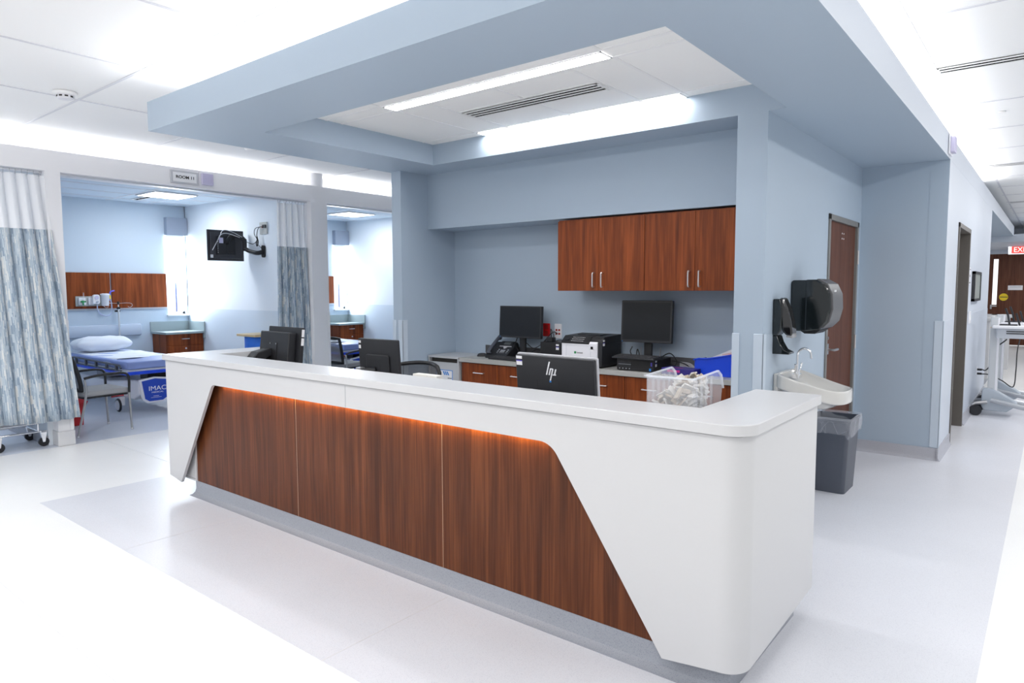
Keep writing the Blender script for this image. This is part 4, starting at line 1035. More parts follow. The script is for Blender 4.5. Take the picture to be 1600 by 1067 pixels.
for i in range(9):
    a0 = rnd.uniform(-.14, .12); o.tube(bez([(a0, -.19, .585), (a0 + rnd.uniform(-.06, .06), -.194, .53), (a0 + rnd.uniform(-.09, .09), -.190, .47)], 4), .0016, 4)
    b0 = rnd.uniform(-.16, .16); o.tube(bez([(.162, b0, .585), (.165, b0 + rnd.uniform(-.07, .07), .53), (.16, b0 + rnd.uniform(-.09, .09), .47)], 4), .0016, 4)
o.build('liner_creases', BAGP, t)

# ================================================================== OFFICE CHAIRS
def office_chair(label, loc, rz, hs=1.0):
    """faces -y in local space; back at +y"""
    t = thing('office_chair', label, 'chair', loc, rz, group='mesh-back office chairs behind the desk')
    def bk(u, v, off=0):   # u across -1..1, v 0..1 up
        hw = .235 - .02 * abs(v - .55) - .10 * max(0, v - .86) * 2
        x = u * hw; y = .22 + .05 * v - .075 * u * u * 1.0 + off; z = .52 + (.52 - (1 - hs) * .95) * v - .018 * u * u * max(0, (v - .7)) * 3
        return Vector((x, y, z))
    rim = [bk(-1, i / 8) for i in range(9)] + [bk(-1 + 2 * i / 10, 1.0) for i in range(1, 10)] + [bk(1, 1 - i / 8) for i in range(9)] + [bk(1 - 2 * i / 10, 0) for i in range(1, 10)]
    MB().tube(rim, .017, 8, closed=True).build('back_frame', BLACK, t, smooth=60)
    o = MB(); o.grid(lambda a, b: bk(-1 + 2 * a, b), 12, 8); o.build('back_mesh', MESHD, t)
    MB().tube(bez([bk(0, .45, .03), (0, .27, .56), (0, .20, .44), (0, .05, .40)]), .02, 8).build('back_spine', BLACK, t)
    o = MB(); o.rbox(-.25, .25, -.26, .22, .43, .50, .06); o.build('seat', DARKG, t, bevel=.02, seg=3)
    o = MB(); o.cyl((0, 0, .08), (0, 0, .43), .026); o.build('gas_lift', GREYMET, t)
    for i in range(5):
        a = R(72 * i + 10); d = Vector((math.cos(a), math.sin(a), 0))
        l = MB().tube([Vector((0, 0, .11)), d * .15 + Vector((0, 0, .10)), d * .30 + Vector((0, 0, .075))], [.024, .02, .014], 8).build('base_leg', BLACK, t)
        c = d * .30 + Vector((0, 0, .028)); q = Vector((-d.y, d.x, 0))
        w2 = MB().cyl(c - q * .022, c + q * .022, .028, n=14).build('caster', BLACK2, t); sub(w2, l)
    return t
office_chair('black mesh office chair beside the slim monitor, in front of the document box', (-4.13, 3.74, .003), R(8), .93)
office_chair('black mesh office chair right of the wide monitor with the slanted logo', (-2.12, 3.50, .003), R(-12), .80)

# ================================================================== CURTAINS
def curtain(label, ya, yb, yb_low, x, zt, zm, zb, nf, amp, seed, flare=0.0, mesh_grp=None, ya_low=None):
    rnd = random.Random(seed)
    t = thing('privacy_curtain', label, 'curtain', (x, (ya + yb) / 2, zt), world=True)
    ph = [rnd.uniform(-.6, .6) for _ in range(nf * 2 + 4)]; am = [rnd.uniform(.55, 1.3) for _ in range(nf * 2 + 4)]
    yal = ya if ya_low is None else ya_low
    def fn(u, z):
        k = (zt - z) / (zt - zb); s_ = u * nf; i = int(s_)
        a = amp * (am[i] * (1 - (s_ - i)) + am[i + 1] * (s_ - i)) * (.35 + .65 * min(1, k * 1.6))
        y = (ya + (yal - ya) * k) * (1 - u) + u * (yb + (yb_low - yb) * k) + .35 * a * math.sin(2 * math.pi * s_ * 2 + 1)
        wv = math.sin(2 * math.pi * s_ + ph[i] * .0) + .25 * math.sin(4 * math.pi * s_ + 2 * am[i])
        return Vector((x + a * wv + flare * k * u, y, z + .008 * math.sin(9 * u + seed) * (1 if k > .95 else 0)))
    W = (yb - ya) * 2.2
    o = MB(); o.grid(lambda u, v: fn(u, zm + (zt - .03 - zm) * v), nf * 14, 6); o.build('net_header', NET, t, smooth=80)
    o = MB(); o.grid(lambda u, v: fn(u, zb + (zm - zb) * v), nf * 16, 14, uv=(W, zm - zb)); o.build('curtain_cloth', CURT, t, smooth=80, solid=.003)
    o = MB(); o.grid(lambda u, v: fn(u, zm - .012 + .024 * v), nf * 14, 1); o.build('seam_tape', CURT, t, smooth=80, solid=.004) if False else o.bm.free()
    for i in range(nf * 2):
        u = (i + .5) / (nf * 2); p = fn(u, zt - .03)
        MB().tube([p + Vector((0, 0, -.01)), Vector((x, p.y, zt - .005)), Vector((x, p.y, zt + .012))], .0025, 5).build('hook', GREYMET, t)
    return t
curtain('blue-grey streaked privacy curtain gathered at the right end of the ROOM 11 opening', 5.08, 5.53, 5.62, -7.995, 2.765, 2.165, .30, 5, .05, 4, ya_low=5.02)
curtain('pale blue streaked privacy curtain at the left edge of the picture, linen cart behind', 1.55, 2.44, 2.60, -7.93, 2.765, 2.20, .29, 9, .040, 11, flare=.15)

# ================================================================== PATIENT ROOM 11 (room 12 repeats it)
PITCH = (0, 3.35, 0)
room = []
def both(t, label12): room.append((t, label12)); return t
# wood headwall panels
for a, b, lab, lab2 in ((3.70, 4.375, 'cherry wood headwall panel behind the medical gas outlets, left of the two', 'x'), (4.395, 5.235, 'plain cherry wood headwall panel between gas outlets and window', 'narrow strip of cherry wood headwall panel in the second room, left of its window')):
    t = thing('wood_wallboard', lab, 'wall panel', (XB, (a + b) / 2, 1.3), world=True)
    MB().box(XB + .004, XB + .026, a, b, 1.315, 1.865).build('wood_board', WOODC, t, bevel=.001)
    MB().box(XB + .004, XB + .03, a, b, 1.292, 1.314).build('bottom_rail', STEEL, t)
    if lab2 != 'x': both(t, lab2)
# bumper rail
t = MB().prism([(XB + .0035, .87), (XB + .05, .88), (XB + .065, .93), (XB + .065, 1.0), (XB + .05, 1.05), (XB + .0035, 1.06)], 'y', 3.4, 4.80).build('headwall_bumper', mat('bumper_blue', (.50, .58, .70), .4), None, bevel=.006, seg=3)
tag(t, 'pale blue curved bumper board on the wall behind the pillow', 'bumper')
# window shade and valance
t = thing('roller_shade', 'white roller shade under a grey valance on the window of ROOM 11', 'window shade', (XB, 5.41, 2.7), world=True)
MB().box(XB + .001, XB + .10, 5.245, 5.585, 2.50, 2.79).build('valance', VALB, t, bevel=.003)
MB().box(XB + .02, XB + .023, 5.262, 5.55, 1.735, 2.52).build('shade_cloth', sheer('shade_film', (.86, .88, .86), .86), t)
MB().box(XB + .014, XB + .03, 5.262, 5.55, 1.715, 1.737).build('hem_bar', WPLAS, t, bevel=.003)
both(t, 'white roller shade under a grey valance on the window of the second room')
# nightstand
t = thing('nightstand', 'cherry wood bedside cabinet with grey-green raised back, beside the bed of ROOM 11', 'cabinet', (-11.27, 5.28, 0), world=True)
o = MB(); o.box(XB + .012, -11.06, 4.985, 5.582, .08, .885); o.build('body', WOODC, t)
MB().box(XB + .004, -11.0, 4.955, 5.592, .885, .92).build('top', TEALT, t, bevel=.004)
MB().box(XB + .004, XB + .024, 4.955, 5.592, .92, 1.075).build('back_splash', TEALT, t, bevel=.002)
MB().box(XB + .024, -10.985, 5.572, 5.592, .80, 1.075).build('side_splash', TEALT, t, bevel=.002)
d = MB().box(-11.06, -11.042, 4.99, 5.578, .70, .88).build('drawer', WOODC, t, bevel=.002)
h = MB().tube([(-11.042, 5.22, .805), (-11.018, 5.22, .805), (-11.018, 5.34, .805), (-11.042, 5.34, .805)], .006, 8).build('handle', STEEL, t); sub(h, d)
d = MB().box(-11.06, -11.042, 4.99, 5.578, .10, .695).build('door', WOODC, t, bevel=.002)
h = MB().lathe([(.004, 0), (.004, .012), (.014, .016), (.014, .024), (0, .026)], (-11.042, 5.28, .65), axis='x', n=16).build('knob', STEEL, t); sub(h, d)
both(t, 'cherry wood bedside cabinet with grey-green raised back in the second room')

# hospital bed
def bed():
    t = thing('hospital_bed', 'hospital stretcher bed with lavender-blue mattress beside the nightstand of ROOM 11', 'bed', (-10.25, 4.04, 0.001), world=True)
    ym0, ym1, xh, xf = 3.63, 4.47, -11.30, -9.13
    MB().rbox(xh, xf, ym0, ym1, .585, .685, .03).build('mattress', MATT, t, bevel=.018, seg=3)
    # draw sheet with ragged drape
    rn = random.Random(2)
    def sh(u, v):
        x = xh + .02 + u * 1.62 + .10 * u * math.sin(6 * v); y = ym0 - .004 + v * (ym1 - ym0 + .008)
        z = .69 + .006 * math.sin(7 * u + 5 * v) + .004 * math.sin(23 * u - 9 * v)
        if v < .06 or v > .94: z -= .045
        return (x, y, z)
    MB().grid(sh, 40, 24).build('sheet', LINEN, t, smooth=80, solid=.004)
    MB().box(xh - .02, xf + .01, ym0 - .02, ym1 + .02, .555, .585).build('deck', mat('deck_pale', (.55, .58, .66), .4), t, bevel=.004)
    o = MB(); o.tube([(xf + .02, ym0 - .03, .54), (xf + .02, ym1 + .03, .54)], .022, 8); o.tube([(xh, ym0 - .03, .54), (xf + .02, ym0 - .03, .54)], .02, 8); o.tube([(xh, ym1 + .03, .54), (xf + .02, ym1 + .03, .54)], .02, 8)
    o.build('bumper_rim', BLUEP, t)
    for yy in (ym0 - .035, ym1 + .035):
        o = MB(); o.tube([(-10.9, yy, .60), (-10.85, yy, .655), (-9.3, yy, .635), (-9.26, yy, .60)], .012, 8)
        for x in (-10.75, -10.4, -10.05, -9.7, -9.4): o.box(x - .022, x + .022, yy - .012, yy + .012, .56, .645)
        o.tube([(-10.9, yy, .57), (-9.26, yy, .57)], .010, 8)
        o.build('side_rail', DARKG, t)
    o = MB(); o.prism([(-11.15, .22), (-9.28, .18), (-9.12, .26), (-9.10, .42), (-9.25, .44), (-10.1, .36), (-11.15, .40)], 'y', 3.74, 4.36)
    o.build('base_shroud', WPLAS, t, bevel=.02, seg=3)
    MB().prism([(-10.75, .38), (-10.35, .38), (-10.3, .56), (-10.8, .56)], 'y', 3.85, 4.25).build('lift_column', GPLAS, t, bevel=.01)
    MB().prism([(-9.50, .40), (-9.30, .40), (-9.24, .555), (-9.52, .555)], 'y', 3.92, 4.18).build('foot_column', BLACK, t, bevel=.01)
    # blue foot badge with lettering
    bd = [(3.765, .43), (3.93, .455), (4.10, .43), (4.075, .20), (4.02, .165), (3.85, .165), (3.80, .20)]
    MB().prism([(3.74, .45), (3.93, .475), (4.13, .45), (4.10, .18), (4.04, .14), (3.83, .14), (3.77, .19)], 'x', -9.13, -9.085).build('foot_shield', WPLAS, t, bevel=.008)
    b = MB().prism(bd, 'x', -9.085, -9.078).build('badge', mat('badge_blue', (.01, .055, .45), .4), t)
    q = text('badge_text', 'IMAC', .082, (-9.0772, 3.955, .325), (R(90), 0, R(90)), LABEL, t, sx=1.15); sub(q, b)
    q = text('badge_text', 'MEDICAL', .026, (-9.0772, 3.955, .275), (R(90), 0, R(90)), LABEL, t, sx=1.4); sub(q, b)
    q = MB().box(-9.078, -9.0772, 3.90, 3.97, .225, .229).box(-9.078, -9.0772, 3.87, 4.0, .207, .210).build('badge_line', LABEL, t); sub(q, b)
    MB().lathe([(0, 0), (.022, 0), (.022, .03), (0, .034)], (-9.085, 4.13, .30), axis='x', n=14).build('green_knob', GREEN, t)
    for x in (-10.95, -9.55):
        for y in (3.70, 4.40):
            c = MB(); c.prism([(x - .03, .20), (x + .03, .20), (x + .02, .08), (x - .02, .08)], 'y', y - .03, y + .03); c = c.build('caster_fork', WPLAS, t, bevel=.004)
            w2 = MB().lathe([(.0, -.014), (.07, -.014), (.085, -.008), (.09, 0), (.085, .008), (.07, .014), (0, .014)], (x, y - .042, .09), axis='y', n=28).build('caster_tyre', BLACK2, t); sub(w2, c)
            w3 = MB().lathe([(.0, -.018), (.066, -.016), (.066, .016), (0, .018)], (x, y - .042, .09), axis='y', n=28).build('caster_hub', SILVER, t); sub(w3, c)
    for y in (3.68, 4.42): MB().prism([(-9.72, .20), (-9.60, .235), (-9.50, .235), (-9.50, .215), (-9.60, .205), (-9.72, .175)], 'y', y - .045, y + .03).build('brake_pedal', RED, t, bevel=.004)
    return t
BED = bed(); both(BED, 'hospital stretcher bed with blue mattress in the second room, behind the slim monitor')
t = thing('pillow', 'plump white pillow lying at the head of the bed', 'pillow', (-10.98, 4.02, .715), R(3))
def pil(u, v):
    a = 2 * math.pi * u; ca, sa = math.cos(a), math.sin(a); k = math.sin(math.pi * v) ** .42
    ex = .42
    X = math.copysign(abs(ca) ** ex, ca) * k; Y = math.copysign(abs(sa) ** ex, sa) * k
    return (X * .185 * (1 + .05 * math.cos(3 * a)), Y * .385 * (1 + .06 * abs(X) ** 3), .095 - .108 * math.cos(math.pi * v) * (1 - .55 * (abs(X) ** 3 + abs(Y) ** 4) / 2) + .006 * math.sin(9 * Y + 4 * X) + .004 * math.sin(17 * X - 6 * Y))
MB().grid(pil, 56, 20, closed_u=True).build('pillow_case', LINEN, t, smooth=80)
# IV pole
t = thing('iv_pole', 'slim steel drip pole with black clamp and two wire hooks behind the bed', 'iv pole', (-11.40, 4.68, 0), world=False)
t.location = (-11.42, 4.44, .001)
MB().cyl((0, 0, .05), (0, 0, 1.30), .013, n=12).cyl((0, 0, 1.30), (0, 0, 1.40), .009, n=12).build('pole', STEEL, t)
MB().box(-.02, .02, -.02, .02, 1.30, 1.335).cyl((-.03, -.045, 1.27), (-.02, .03, 1.27), .014).build('clamp', BLACK, t, bevel=.003)
MB().cyl((0, 0, 1.37), (0, 0, 1.42), .016, n=12).build('pole_cap', BLACK, t)
for sg in (-1, 1): MB().tube(bez([(0, 0, 1.39), (.0, sg * .12, 1.395), (0, sg * .19, 1.385), (0, sg * .205, 1.35), (0, sg * .17, 1.325), (0, sg * .14, 1.34)]), .004, 6).build('wire_hook', STEEL, t)
for i in range(4): a = R(90 * i + 45); MB().tube([(0, 0, .06), (.09 * math.cos(a), .09 * math.sin(a), .015)], .012, 8).build('base_leg', STEEL, t)
# gas outlets with regulators
t = thing('gas_outlet_strip', 'grey medical gas outlet strip mounted on the left wood headwall panel', 'gas outlet', (XB + .026, 4.13, 1.38), world=True)
xq = XB + .026
MB().rbox(xq, xq + .02, 3.88, 4.30, 1.355, 1.505, .006, axis='x').build('back_plate', mat('plate_grey', (.42, .44, .43), .45), t, bevel=.003)
MB().rbox(xq + .02, xq + .05, 3.915, 4.01, 1.375, 1.485, .01, axis='x').build('oxygen_outlet', WPLAS, t, bevel=.003)
MB().cyl((xq + .05, 3.963, 1.425), (xq + .08, 3.963, 1.425), .018).cyl((xq + .07, 3.93, 1.425), (xq + .07, 4.0, 1.425), .012).cyl((xq + .07, 3.963, 1.43), (xq + .07, 3.963, 1.37), .01).build('green_valve', GREEN, t)
MB().cyl((xq + .065, 3.975, 1.44), (xq + .065, 3.975, 1.56), .009, n=10).build('flow_tube', CLEARP, t)
MB().rbox(xq + .02, xq + .045, 4.05, 4.12, 1.375, 1.485, .01, axis='x').build('vacuum_outlet', WPLAS, t, bevel=.003)
t = thing('suction_regulator', 'white rounded suction regulator hanging on the gas outlet strip', 'regulator', (xq + .05, 4.13, 1.44), world=True)
MB().rbox(xq + .046, xq + .10, 4.09, 4.19, 1.385, 1.53, .035, axis='x').build('housing', WPLAS, t, bevel=.006)
MB().lathe([(0, 0), (.028, 0), (.028, .008), (0, .008)], (xq + .10, 4.14, 1.485), axis='x').build('gauge', LAV, t)
MB().lathe([(0, 0), (.016, 0), (.014, .02), (0, .02)], (xq + .10, 4.145, 1.42), axis='x').build('knob', GPLAS, t)
t = thing('suction_canister', 'clear suction canister with blue elbow and yellow label beside the regulator', 'canister', (xq + .07, 4.27, 1.34), world=True)
MB().lathe([(0, 1.355), (.05, 1.355), (.062, 1.52), (0, 1.52)], (xq + .075, 4.265, 0), n=24).build('cup', sheer('canister_film', (.75, .78, .85), .75), t)
MB().lathe([(.066, 1.52), (.066, 1.54), (.03, 1.548), (0, 1.548)], (xq + .075, 4.265, 0), n=24).build('lid', WPLAS, t)
MB().tube(bez([(xq + .08, 4.32, 1.44), (xq + .08, 4.335, 1.52), (xq + .08, 4.345, 1.57), (xq + .08, 4.40, 1.59)]), .011, 8).build('blue_elbow', mat('elbow_blue', (.12, .12, .75), .4), t)
MB().box(xq + .07, xq + .095, 4.325, 4.342, 1.46, 1.52).build('yellow_label', YEL, t)
t = MB().tube(bez([(xq + .08, 4.15, 1.385), (xq + .08, 4.155, 1.29), (xq + .08, 4.20, 1.225), (xq + .08, 4.28, 1.20), (xq + .08, 4.345, 1.24), (xq + .08, 4.355, 1.36), (xq + .08, 4.34, 1.45)]), .008, 8).build('suction_tubing', TUBE); tag(t, 'clear bluish tubing hanging in a loop below the suction canister', 'tubing')

# visitor chair
def visitor_chair(label):
    """local: faces +y, origin on the floor at the middle"""
    t = thing('visitor_chair', label, 'chair', (-8.50, 3.00, .002), R(4))
    L = []
    for sg in (-1, 1):
        x = sg * .28
        MB().tube([(x, -.30, .0), (x * .985, -.215, .35), (x * .975, -.19, .50), (x * .93, -.20, .62)], .0125, 10).build('leg', GREYMET, t, smooth=60)
        l = MB().tube([(x * 1.0, .27, 0), (x, .255, .44)], .0125, 10).build('leg', GREYMET, t)
        MB().lathe([(.015, 0), (.017, .012), (.013, .02)], (x, .27, 0), n=12).build('foot', STEEL, t)
        MB().lathe([(.015, 0), (.017, .012), (.013, .02)], (x, -.30, 0), n=12).build('foot', STEEL, t)
        MB().tube(bez([(x * .985, -.21, .635), (x * 1.02, -.10, .655), (x * 1.04, .08, .665), (x * 1.03, .21, .655), (x * 1.01, .255, .60), (x, .256, .43)], 6), [.014] * 31, 8).build('armrest', BLACK, t, smooth=60)
    o = MB(); o.rbox(-.26, .26, -.22, .28, .425, .485, .04); o.build('seat', FABG, t, bevel=.022, seg=4)
    MB().rbox(-.25, .25, -.21, .27, .405, .426, .04).build('seat_pan', BLACK, t)
    def bk(u, v):
        hw = .245 - .03 * (1 - v); return Vector((u * hw, -.215 - .10 * v ** 1.4 - .035 * (1 - u * u), .50 + .37 * v + .01 * (1 - u * u)))
    rim = [bk(-1, i / 6) for i in range(7)] + [bk(-1 + i / 4, 1) for i in range(1, 8)] + [bk(1, 1 - i / 6) for i in range(7)] + [bk(1 - i / 4, 0) for i in range(1, 8)]
    MB().tube(rim, .024, 8, closed=True).build('back_frame', BLACK, t, smooth=60)
    MB().grid(lambda a, b: bk(-1 + 2 * a, b), 10, 8).build('back_mesh', MESHF, t)
    return t
CH = visitor_chair('grey visitor chair with black arms at the edge of the ROOM 11 opening')
c2 = copy_tree(CH, (-.0, 3.45, 0), 'grey visitor chair seen between curtain pier and slim monitor in the second room')
c2.rotation_euler = (0, 0, R(10))
for q in (CH, c2): q['group'] = 'visitor chairs in the patient rooms'
# red waste bin behind the chair
t = thing('waste_bin', 'red waste bin with red liner behind the visitor chair', 'waste bin', (-9.06, 2.93, .001))
o = MB(); V = loft(o, [[(x * .8, y * .7, z * .62) for x, y, z in frus(0)], [(x * .8, y * .7, z * .62) for x, y, z in frus(.58)]]); o._f(V[0][::-1]); o.build('bin_body', RED, t)
rnd = random.Random(9); o = MB()
def rl(z, s_, a_): return [(x * .8 * s_ * (1 + rnd.uniform(-a_, a_)), y * .7 * s_ * (1 + rnd.uniform(-a_, a_)), z + rnd.uniform(-a_, a_) * .3) for x, y, _ in frus(.58)]
loft(o, [rl(.31, .9, .02), rl(.38, 1.0, .04), rl(.40, 1.1, .04), rl(.35, 1.15, .05), rl(.30, 1.12, .08), rl(.25, 1.15, .12)])
o.build('liner_bag', mat('red_film', (.70, .02, .03), .3), t, smooth=80)
# television on a swing arm
t = thing('television', 'small television seen from behind on a swing arm by the ROOM 11 curtain', 'television', (-9.62, 5.265, 2.25), R(84))
TVB = mat('tv_back_plastic', (.045, .045, .052), .45)
T_ = Matrix.Identity(4)
p = MB().rbox(-.268, .268, .02, .045, -.225, .225, .006, axis='y').build('screen_panel', TVB, t, bevel=.004)
q = MB().box(-.255, .255, .0445, .046, -.21, .21).build('display', SCREEN, t); sub(q, p)
b = MB().rbox(-.235, .235, -.005, .021, -.19, .19, .01, axis='y').build('back_cover', TVB, t, bevel=.01)
q = MB().rbox(-.15, .12, -.035, -.004, -.14, .13, .01, axis='y').build('back_housing', BLACK2, t, bevel=.006); sub(q, b)
q = MB().box(-.12, -.06, -.037, -.035, .03, .11).build('rating_label', LAV, t); sub(q, b)
o = MB()
for i in range(7): o.box(-.142, -.134, -.037, -.035, -.11 + i * .03, -.10 + i * .03)
q = o.build('port_row', LABEL, t); sub(q, b)
q = MB().box(-.24, -.20, -.007, -.0045, -.185, -.14).build('barcode_label', LABEL, t); sub(q, b)
MB().rbox(-.01, .10, -.05, -.034, -.10, .08, .01, axis='y').build('mount_plate', BLACK, t, bevel=.003)
def loc_of(t, p): return t.matrix_world.inverted() @ Vector(p)
bpy.context.view_layer.update()
tv = t
t = None; ARM = []
ARM.append(MB().rbox(-9.20, -9.12, 5.572, 5.598, 2.07, 2.25, .03, axis='y').build('wall_plate', BLACK, t, bevel=.004))
a1 = bez([(-9.16, 5.57, 2.15), (-9.20, 5.50, 2.135), (-9.34, 5.47, 2.165), (-9.42, 5.45, 2.20)], 5)
ARM.append(MB().tube(a1, .032, 10).build('lower_arm', BLACK, t, smooth=60))
ARM.append(MB().cyl((-9.43, 5.45, 2.17), (-9.43, 5.45, 2.33), .028).build('elbow_joint', BLACK, t))
a2 = bez([(-9.43, 5.45, 2.32), (-9.50, 5.42, 2.38), (-9.56, 5.34, 2.40), (-9.585, 5.27, 2.33), (-9.575, 5.25, 2.27)], 5)
ARM.append(MB().tube(a2, .034, 10).build('upper_arm', BLACK, t, smooth=60))
for a_ in ARM: a_.parent = tv; a_.matrix_parent_inverse = tv.matrix_world.inverted()
o = MB(); o.tube(bez([(-9.47, 5.42, 2.36), (-9.54, 5.25, 2.42), (-9.555, 5.15, 2.40), (-9.56, 5.10, 2.31), (-9.565, 5.02, 2.17)]), .006, 6)
t = o.build('tv_cable', SILVER); tag(t, 'pale cable curving down across the back of the television', 'cable')
t = MB().tube(bez([(-9.44, 5.44, 2.36), (-9.52, 5.28, 2.455), (-9.555, 5.18, 2.46), (-9.56, 5.13, 2.36)]), .005, 6).build('tv_cable', SILVER); tag(t, 'thin pale cable arching over the top of the television back', 'cable')
t = thing('wall_outlet', 'pale wall outlet box above the television arm', 'outlet', (-9.12, 5.598, 2.48), world=True)
MB().rbox(-9.24, -9.05, 5.58, 5.5985, 2.41, 2.585, .004, axis='y').build('plate', mat('plate_cream', (.55, .56, .54), .5), t, bevel=.002)
MB().box(-9.14, -9.06, 5.56, 5.581, 2.50, 2.545).build('plug', BLACK, t)
MB().box(-9.17, -9.145, 5.572, 5.581, 2.50, 2.53).build('red_socket', RED, t)
o = MB()
o.tube(bez([(-9.12, 5.56, 2.52), (-9.20, 5.54, 2.50), (-9.25, 5.54, 2.40), (-9.24, 5.55, 2.33), (-9.25, 5.55, 2.27), (-9.16, 5.56, 2.20)]), .005, 6)
o.tube(bez([(-9.10, 5.56, 2.52), (-9.26, 5.53, 2.50), (-9.30, 5.53, 2.42), (-9.25, 5.54, 2.33), (-9.30, 5.50, 2.27), (-9.42, 5.46, 2.31)]), .005, 6)
o.tube(bez([(-9.25, 5.54, 2.38), (-9.22, 5.54, 2.30), (-9.25, 5.54, 2.24), (-9.27, 5.54, 2.28), (-9.24, 5.54, 2.34)]), .008, 6)
t = o.build('tv_power_cord', BLACK); tag(t, 'tangled black power cord between wall outlet and television arm', 'cord')
# overbed table and its blue cover
t = thing('overbed_table', 'tan-topped overbed table mostly behind the thick monitor', 'table', (-9.05, 5.40, 0.001), world=True)
MB().rbox(-9.25, -8.75, 5.16, 5.52, .93, .962, .02).build('table_top', TAN, t, bevel=.004)
MB().box(-9.03, -8.97, 5.40, 5.46, .10, .93).build('column', WPLAS, t, bevel=.004)
MB().box(-9.30, -8.7, 5.38, 5.48, .05, .10).build('base_foot', WPLAS, t, bevel=.01)
for x in (-9.26, -8.74): MB().cyl((x, 5.40, .025), (x, 5.46, .025), .025, n=14).build('caster', BLACK2, t)
rnd = random.Random(4)
t = MB().grid(lambda u, v: (-9.02 + .17 * math.cos(2 * math.pi * u) * (1 + .08 * math.sin(12 * u)), 5.30 + .10 * math.sin(2 * math.pi * u) * (1 + .06 * math.sin(17 * u)), .925 - .26 * v), 30, 6, closed_u=True).build('blue_drape', BLUEF, smooth=80, solid=.004); tag(t, 'bright blue cloth bag hanging under the tan overbed table', 'bag')

# ceiling panel lights of the rooms
t = thing('panel_light', 'square bright ceiling panel light inside ROOM 11', 'ceiling light', (-10.25, 4.72, 2.985), world=True)
MB().box(-10.56, -9.94, 4.41, 5.03, 2.972, 2.985).build('frame', TBARW, t)
MB().box(-10.54, -9.96, 4.43, 5.01, 2.970, 2.9725).build('diffuser', E_PANEL, t)
both(t, 'square bright ceiling panel light inside the second room')
slot_vent('dark slot air vent beside the panel light of ROOM 11', -11.15, -10.62, 4.58, 4.70, 2.986, 1)
for t, lab in room: copy_tree(t, PITCH, lab)

# linen cart in the left room
t = thing('linen_cart', 'chrome wheeled linen hamper frame under the left curtain', 'cart', (-8.28, 2.15, 0.001), world=True)
CHR = CHROME
def ringtube(o, x0, x1, y0, y1, z, r, c=.05):
    pts = []
    for cx_, cy_, st in ((x1 - c, y1 - c, 0), (x0 + c, y1 - c, 90), (x0 + c, y0 + c, 180), (x1 - c, y0 + c, 270)):
        for i in range(5): a = R(st + 22.5 * i); pts.append((cx_ + c * math.cos(a), cy_ + c * math.sin(a), z))
    o.tube(pts, r, 8, closed=True)
o = MB(); o.tube([(-8.07, 1.4, .155), (-8.07, 2.42, .155)], .011, 8); o.tube([(-8.50, 1.4, .155), (-8.50, 2.42, .155)], .011, 8)
for y in (1.55, 1.95, 2.33): o.tube([(-8.52, y, .157), (-8.04, y, .157)], .008, 8)
o.build('base_frame', CHR, t, smooth=60)
o = MB(); ringtube(o, -8.52, -8.06, 1.2, 2.38, .245, .010, .08)
for i in range(8): o.tube([(-8.52 + .06 * i, 1.25, .245), (-8.52 + .06 * i, 2.36, .245)], .003, 5)
o.build('wire_shelf', CHR, t, smooth=60)
o = MB()
for x, y in ((-8.07, 2.34), (-8.50, 2.34)): o.tube(bez([(x, y - .25, .245), (x, y - .08, .245), (x, y + .01, .27), (x, y + .02, .36), (x, y + .02, .9)], 5), .011, 8); o.tube([(x, y - .02, .155), (x, y - .02, .245)], .008, 8)
o.build('upright', CHR, t, smooth=60)
for x, y in ((-8.06, 2.36), (-8.49, 2.36), (-8.06, 1.98), (-8.49, 1.98)):
    c = MB().prism([(y - .03, .15), (y + .03, .15), (y + .012, .045), (y - .012, .045)], 'x', x - .017, x + .017).build('caster_fork', CHR, t, bevel=.003)
    q = MB().cyl((x - .014, y, .048), (x + .014, y, .048), .047, n=22).build('caster_wheel', BLACK, t); sub(q, c)
rnd = random.Random(8)
t = MB().grid(lambda u, v: (-8.28 + .20 * math.cos(2 * math.pi * u) * (1 - .35 * v ** 3), 1.80 + .42 * math.sin(2 * math.pi * u) * (1 - .6 * v ** 3), .95 - .66 * v - .03 * math.sin(5 * u * 6.28) * v), 36, 10, closed_u=True).build('laundry_bag', BLUEF, smooth=80, solid=.004); tag(t, 'blue laundry bag sagging in the chrome hamper frame', 'bag')
t = MB().grid(lambda u, v: (-8.28 + .23 * math.cos(2 * math.pi * u) * (.4 + .6 * v), 2.0 + .28 * math.sin(2 * math.pi * u) * (.4 + .6 * v), -.0 + .255 + .03 * v), 24, 3, closed_u=True).build('folded_linen', mat('beige_linen', (.55, .50, .42), .9), smooth=80, solid=.02); tag(t, 'beige folded linen on the wire shelf below the blue laundry bag', 'linen')

# ================================================================== CORRIDOR
t = thing('framed_notice', 'dark framed glass notice on the corridor wall beyond the doorway', 'picture frame', (-.79, 10.2, 1.61), world=True)
o = MB(); o.box(-.788, -.755, 9.78, 9.82, 1.43, 1.79); o.box(-.788, -.755, 10.60, 10.64, 1.43, 1.79); o.box(-.788, -.755, 9.78, 10.64, 1.43, 1.46); o.box(-.788, -.755, 9.78, 10.64, 1.76, 1.79)
o.build('frame', BLACK2, t)
MB().box(-.788, -.765, 9.82, 10.60, 1.46, 1.76).build('glazed_sheet', mat('pale_sheet', (.55, .62, .60), .15), t)
t = thing('room_sign', 'small white room sign between the doorway and the framed notice', 'sign', (-.789, 9.46, 1.73), R(90))
MB().box(-.06, .06, -.006, 0, -.10, .10).build('plate', WPLAS, t, bevel=.002)
MB().box(-.045, .045, -.0072, -.006, .070, .078).box(-.045, .045, -.0072, -.006, -.085, -.070).box(-.02, .02, -.0072, -.006, -.012, .016).build('sign_print', BLACK2, t)
t = thing('light_switch', 'white switch plate below the room sign on the corridor wall', 'switch', (-.786, 9.60, 1.245), R(90))
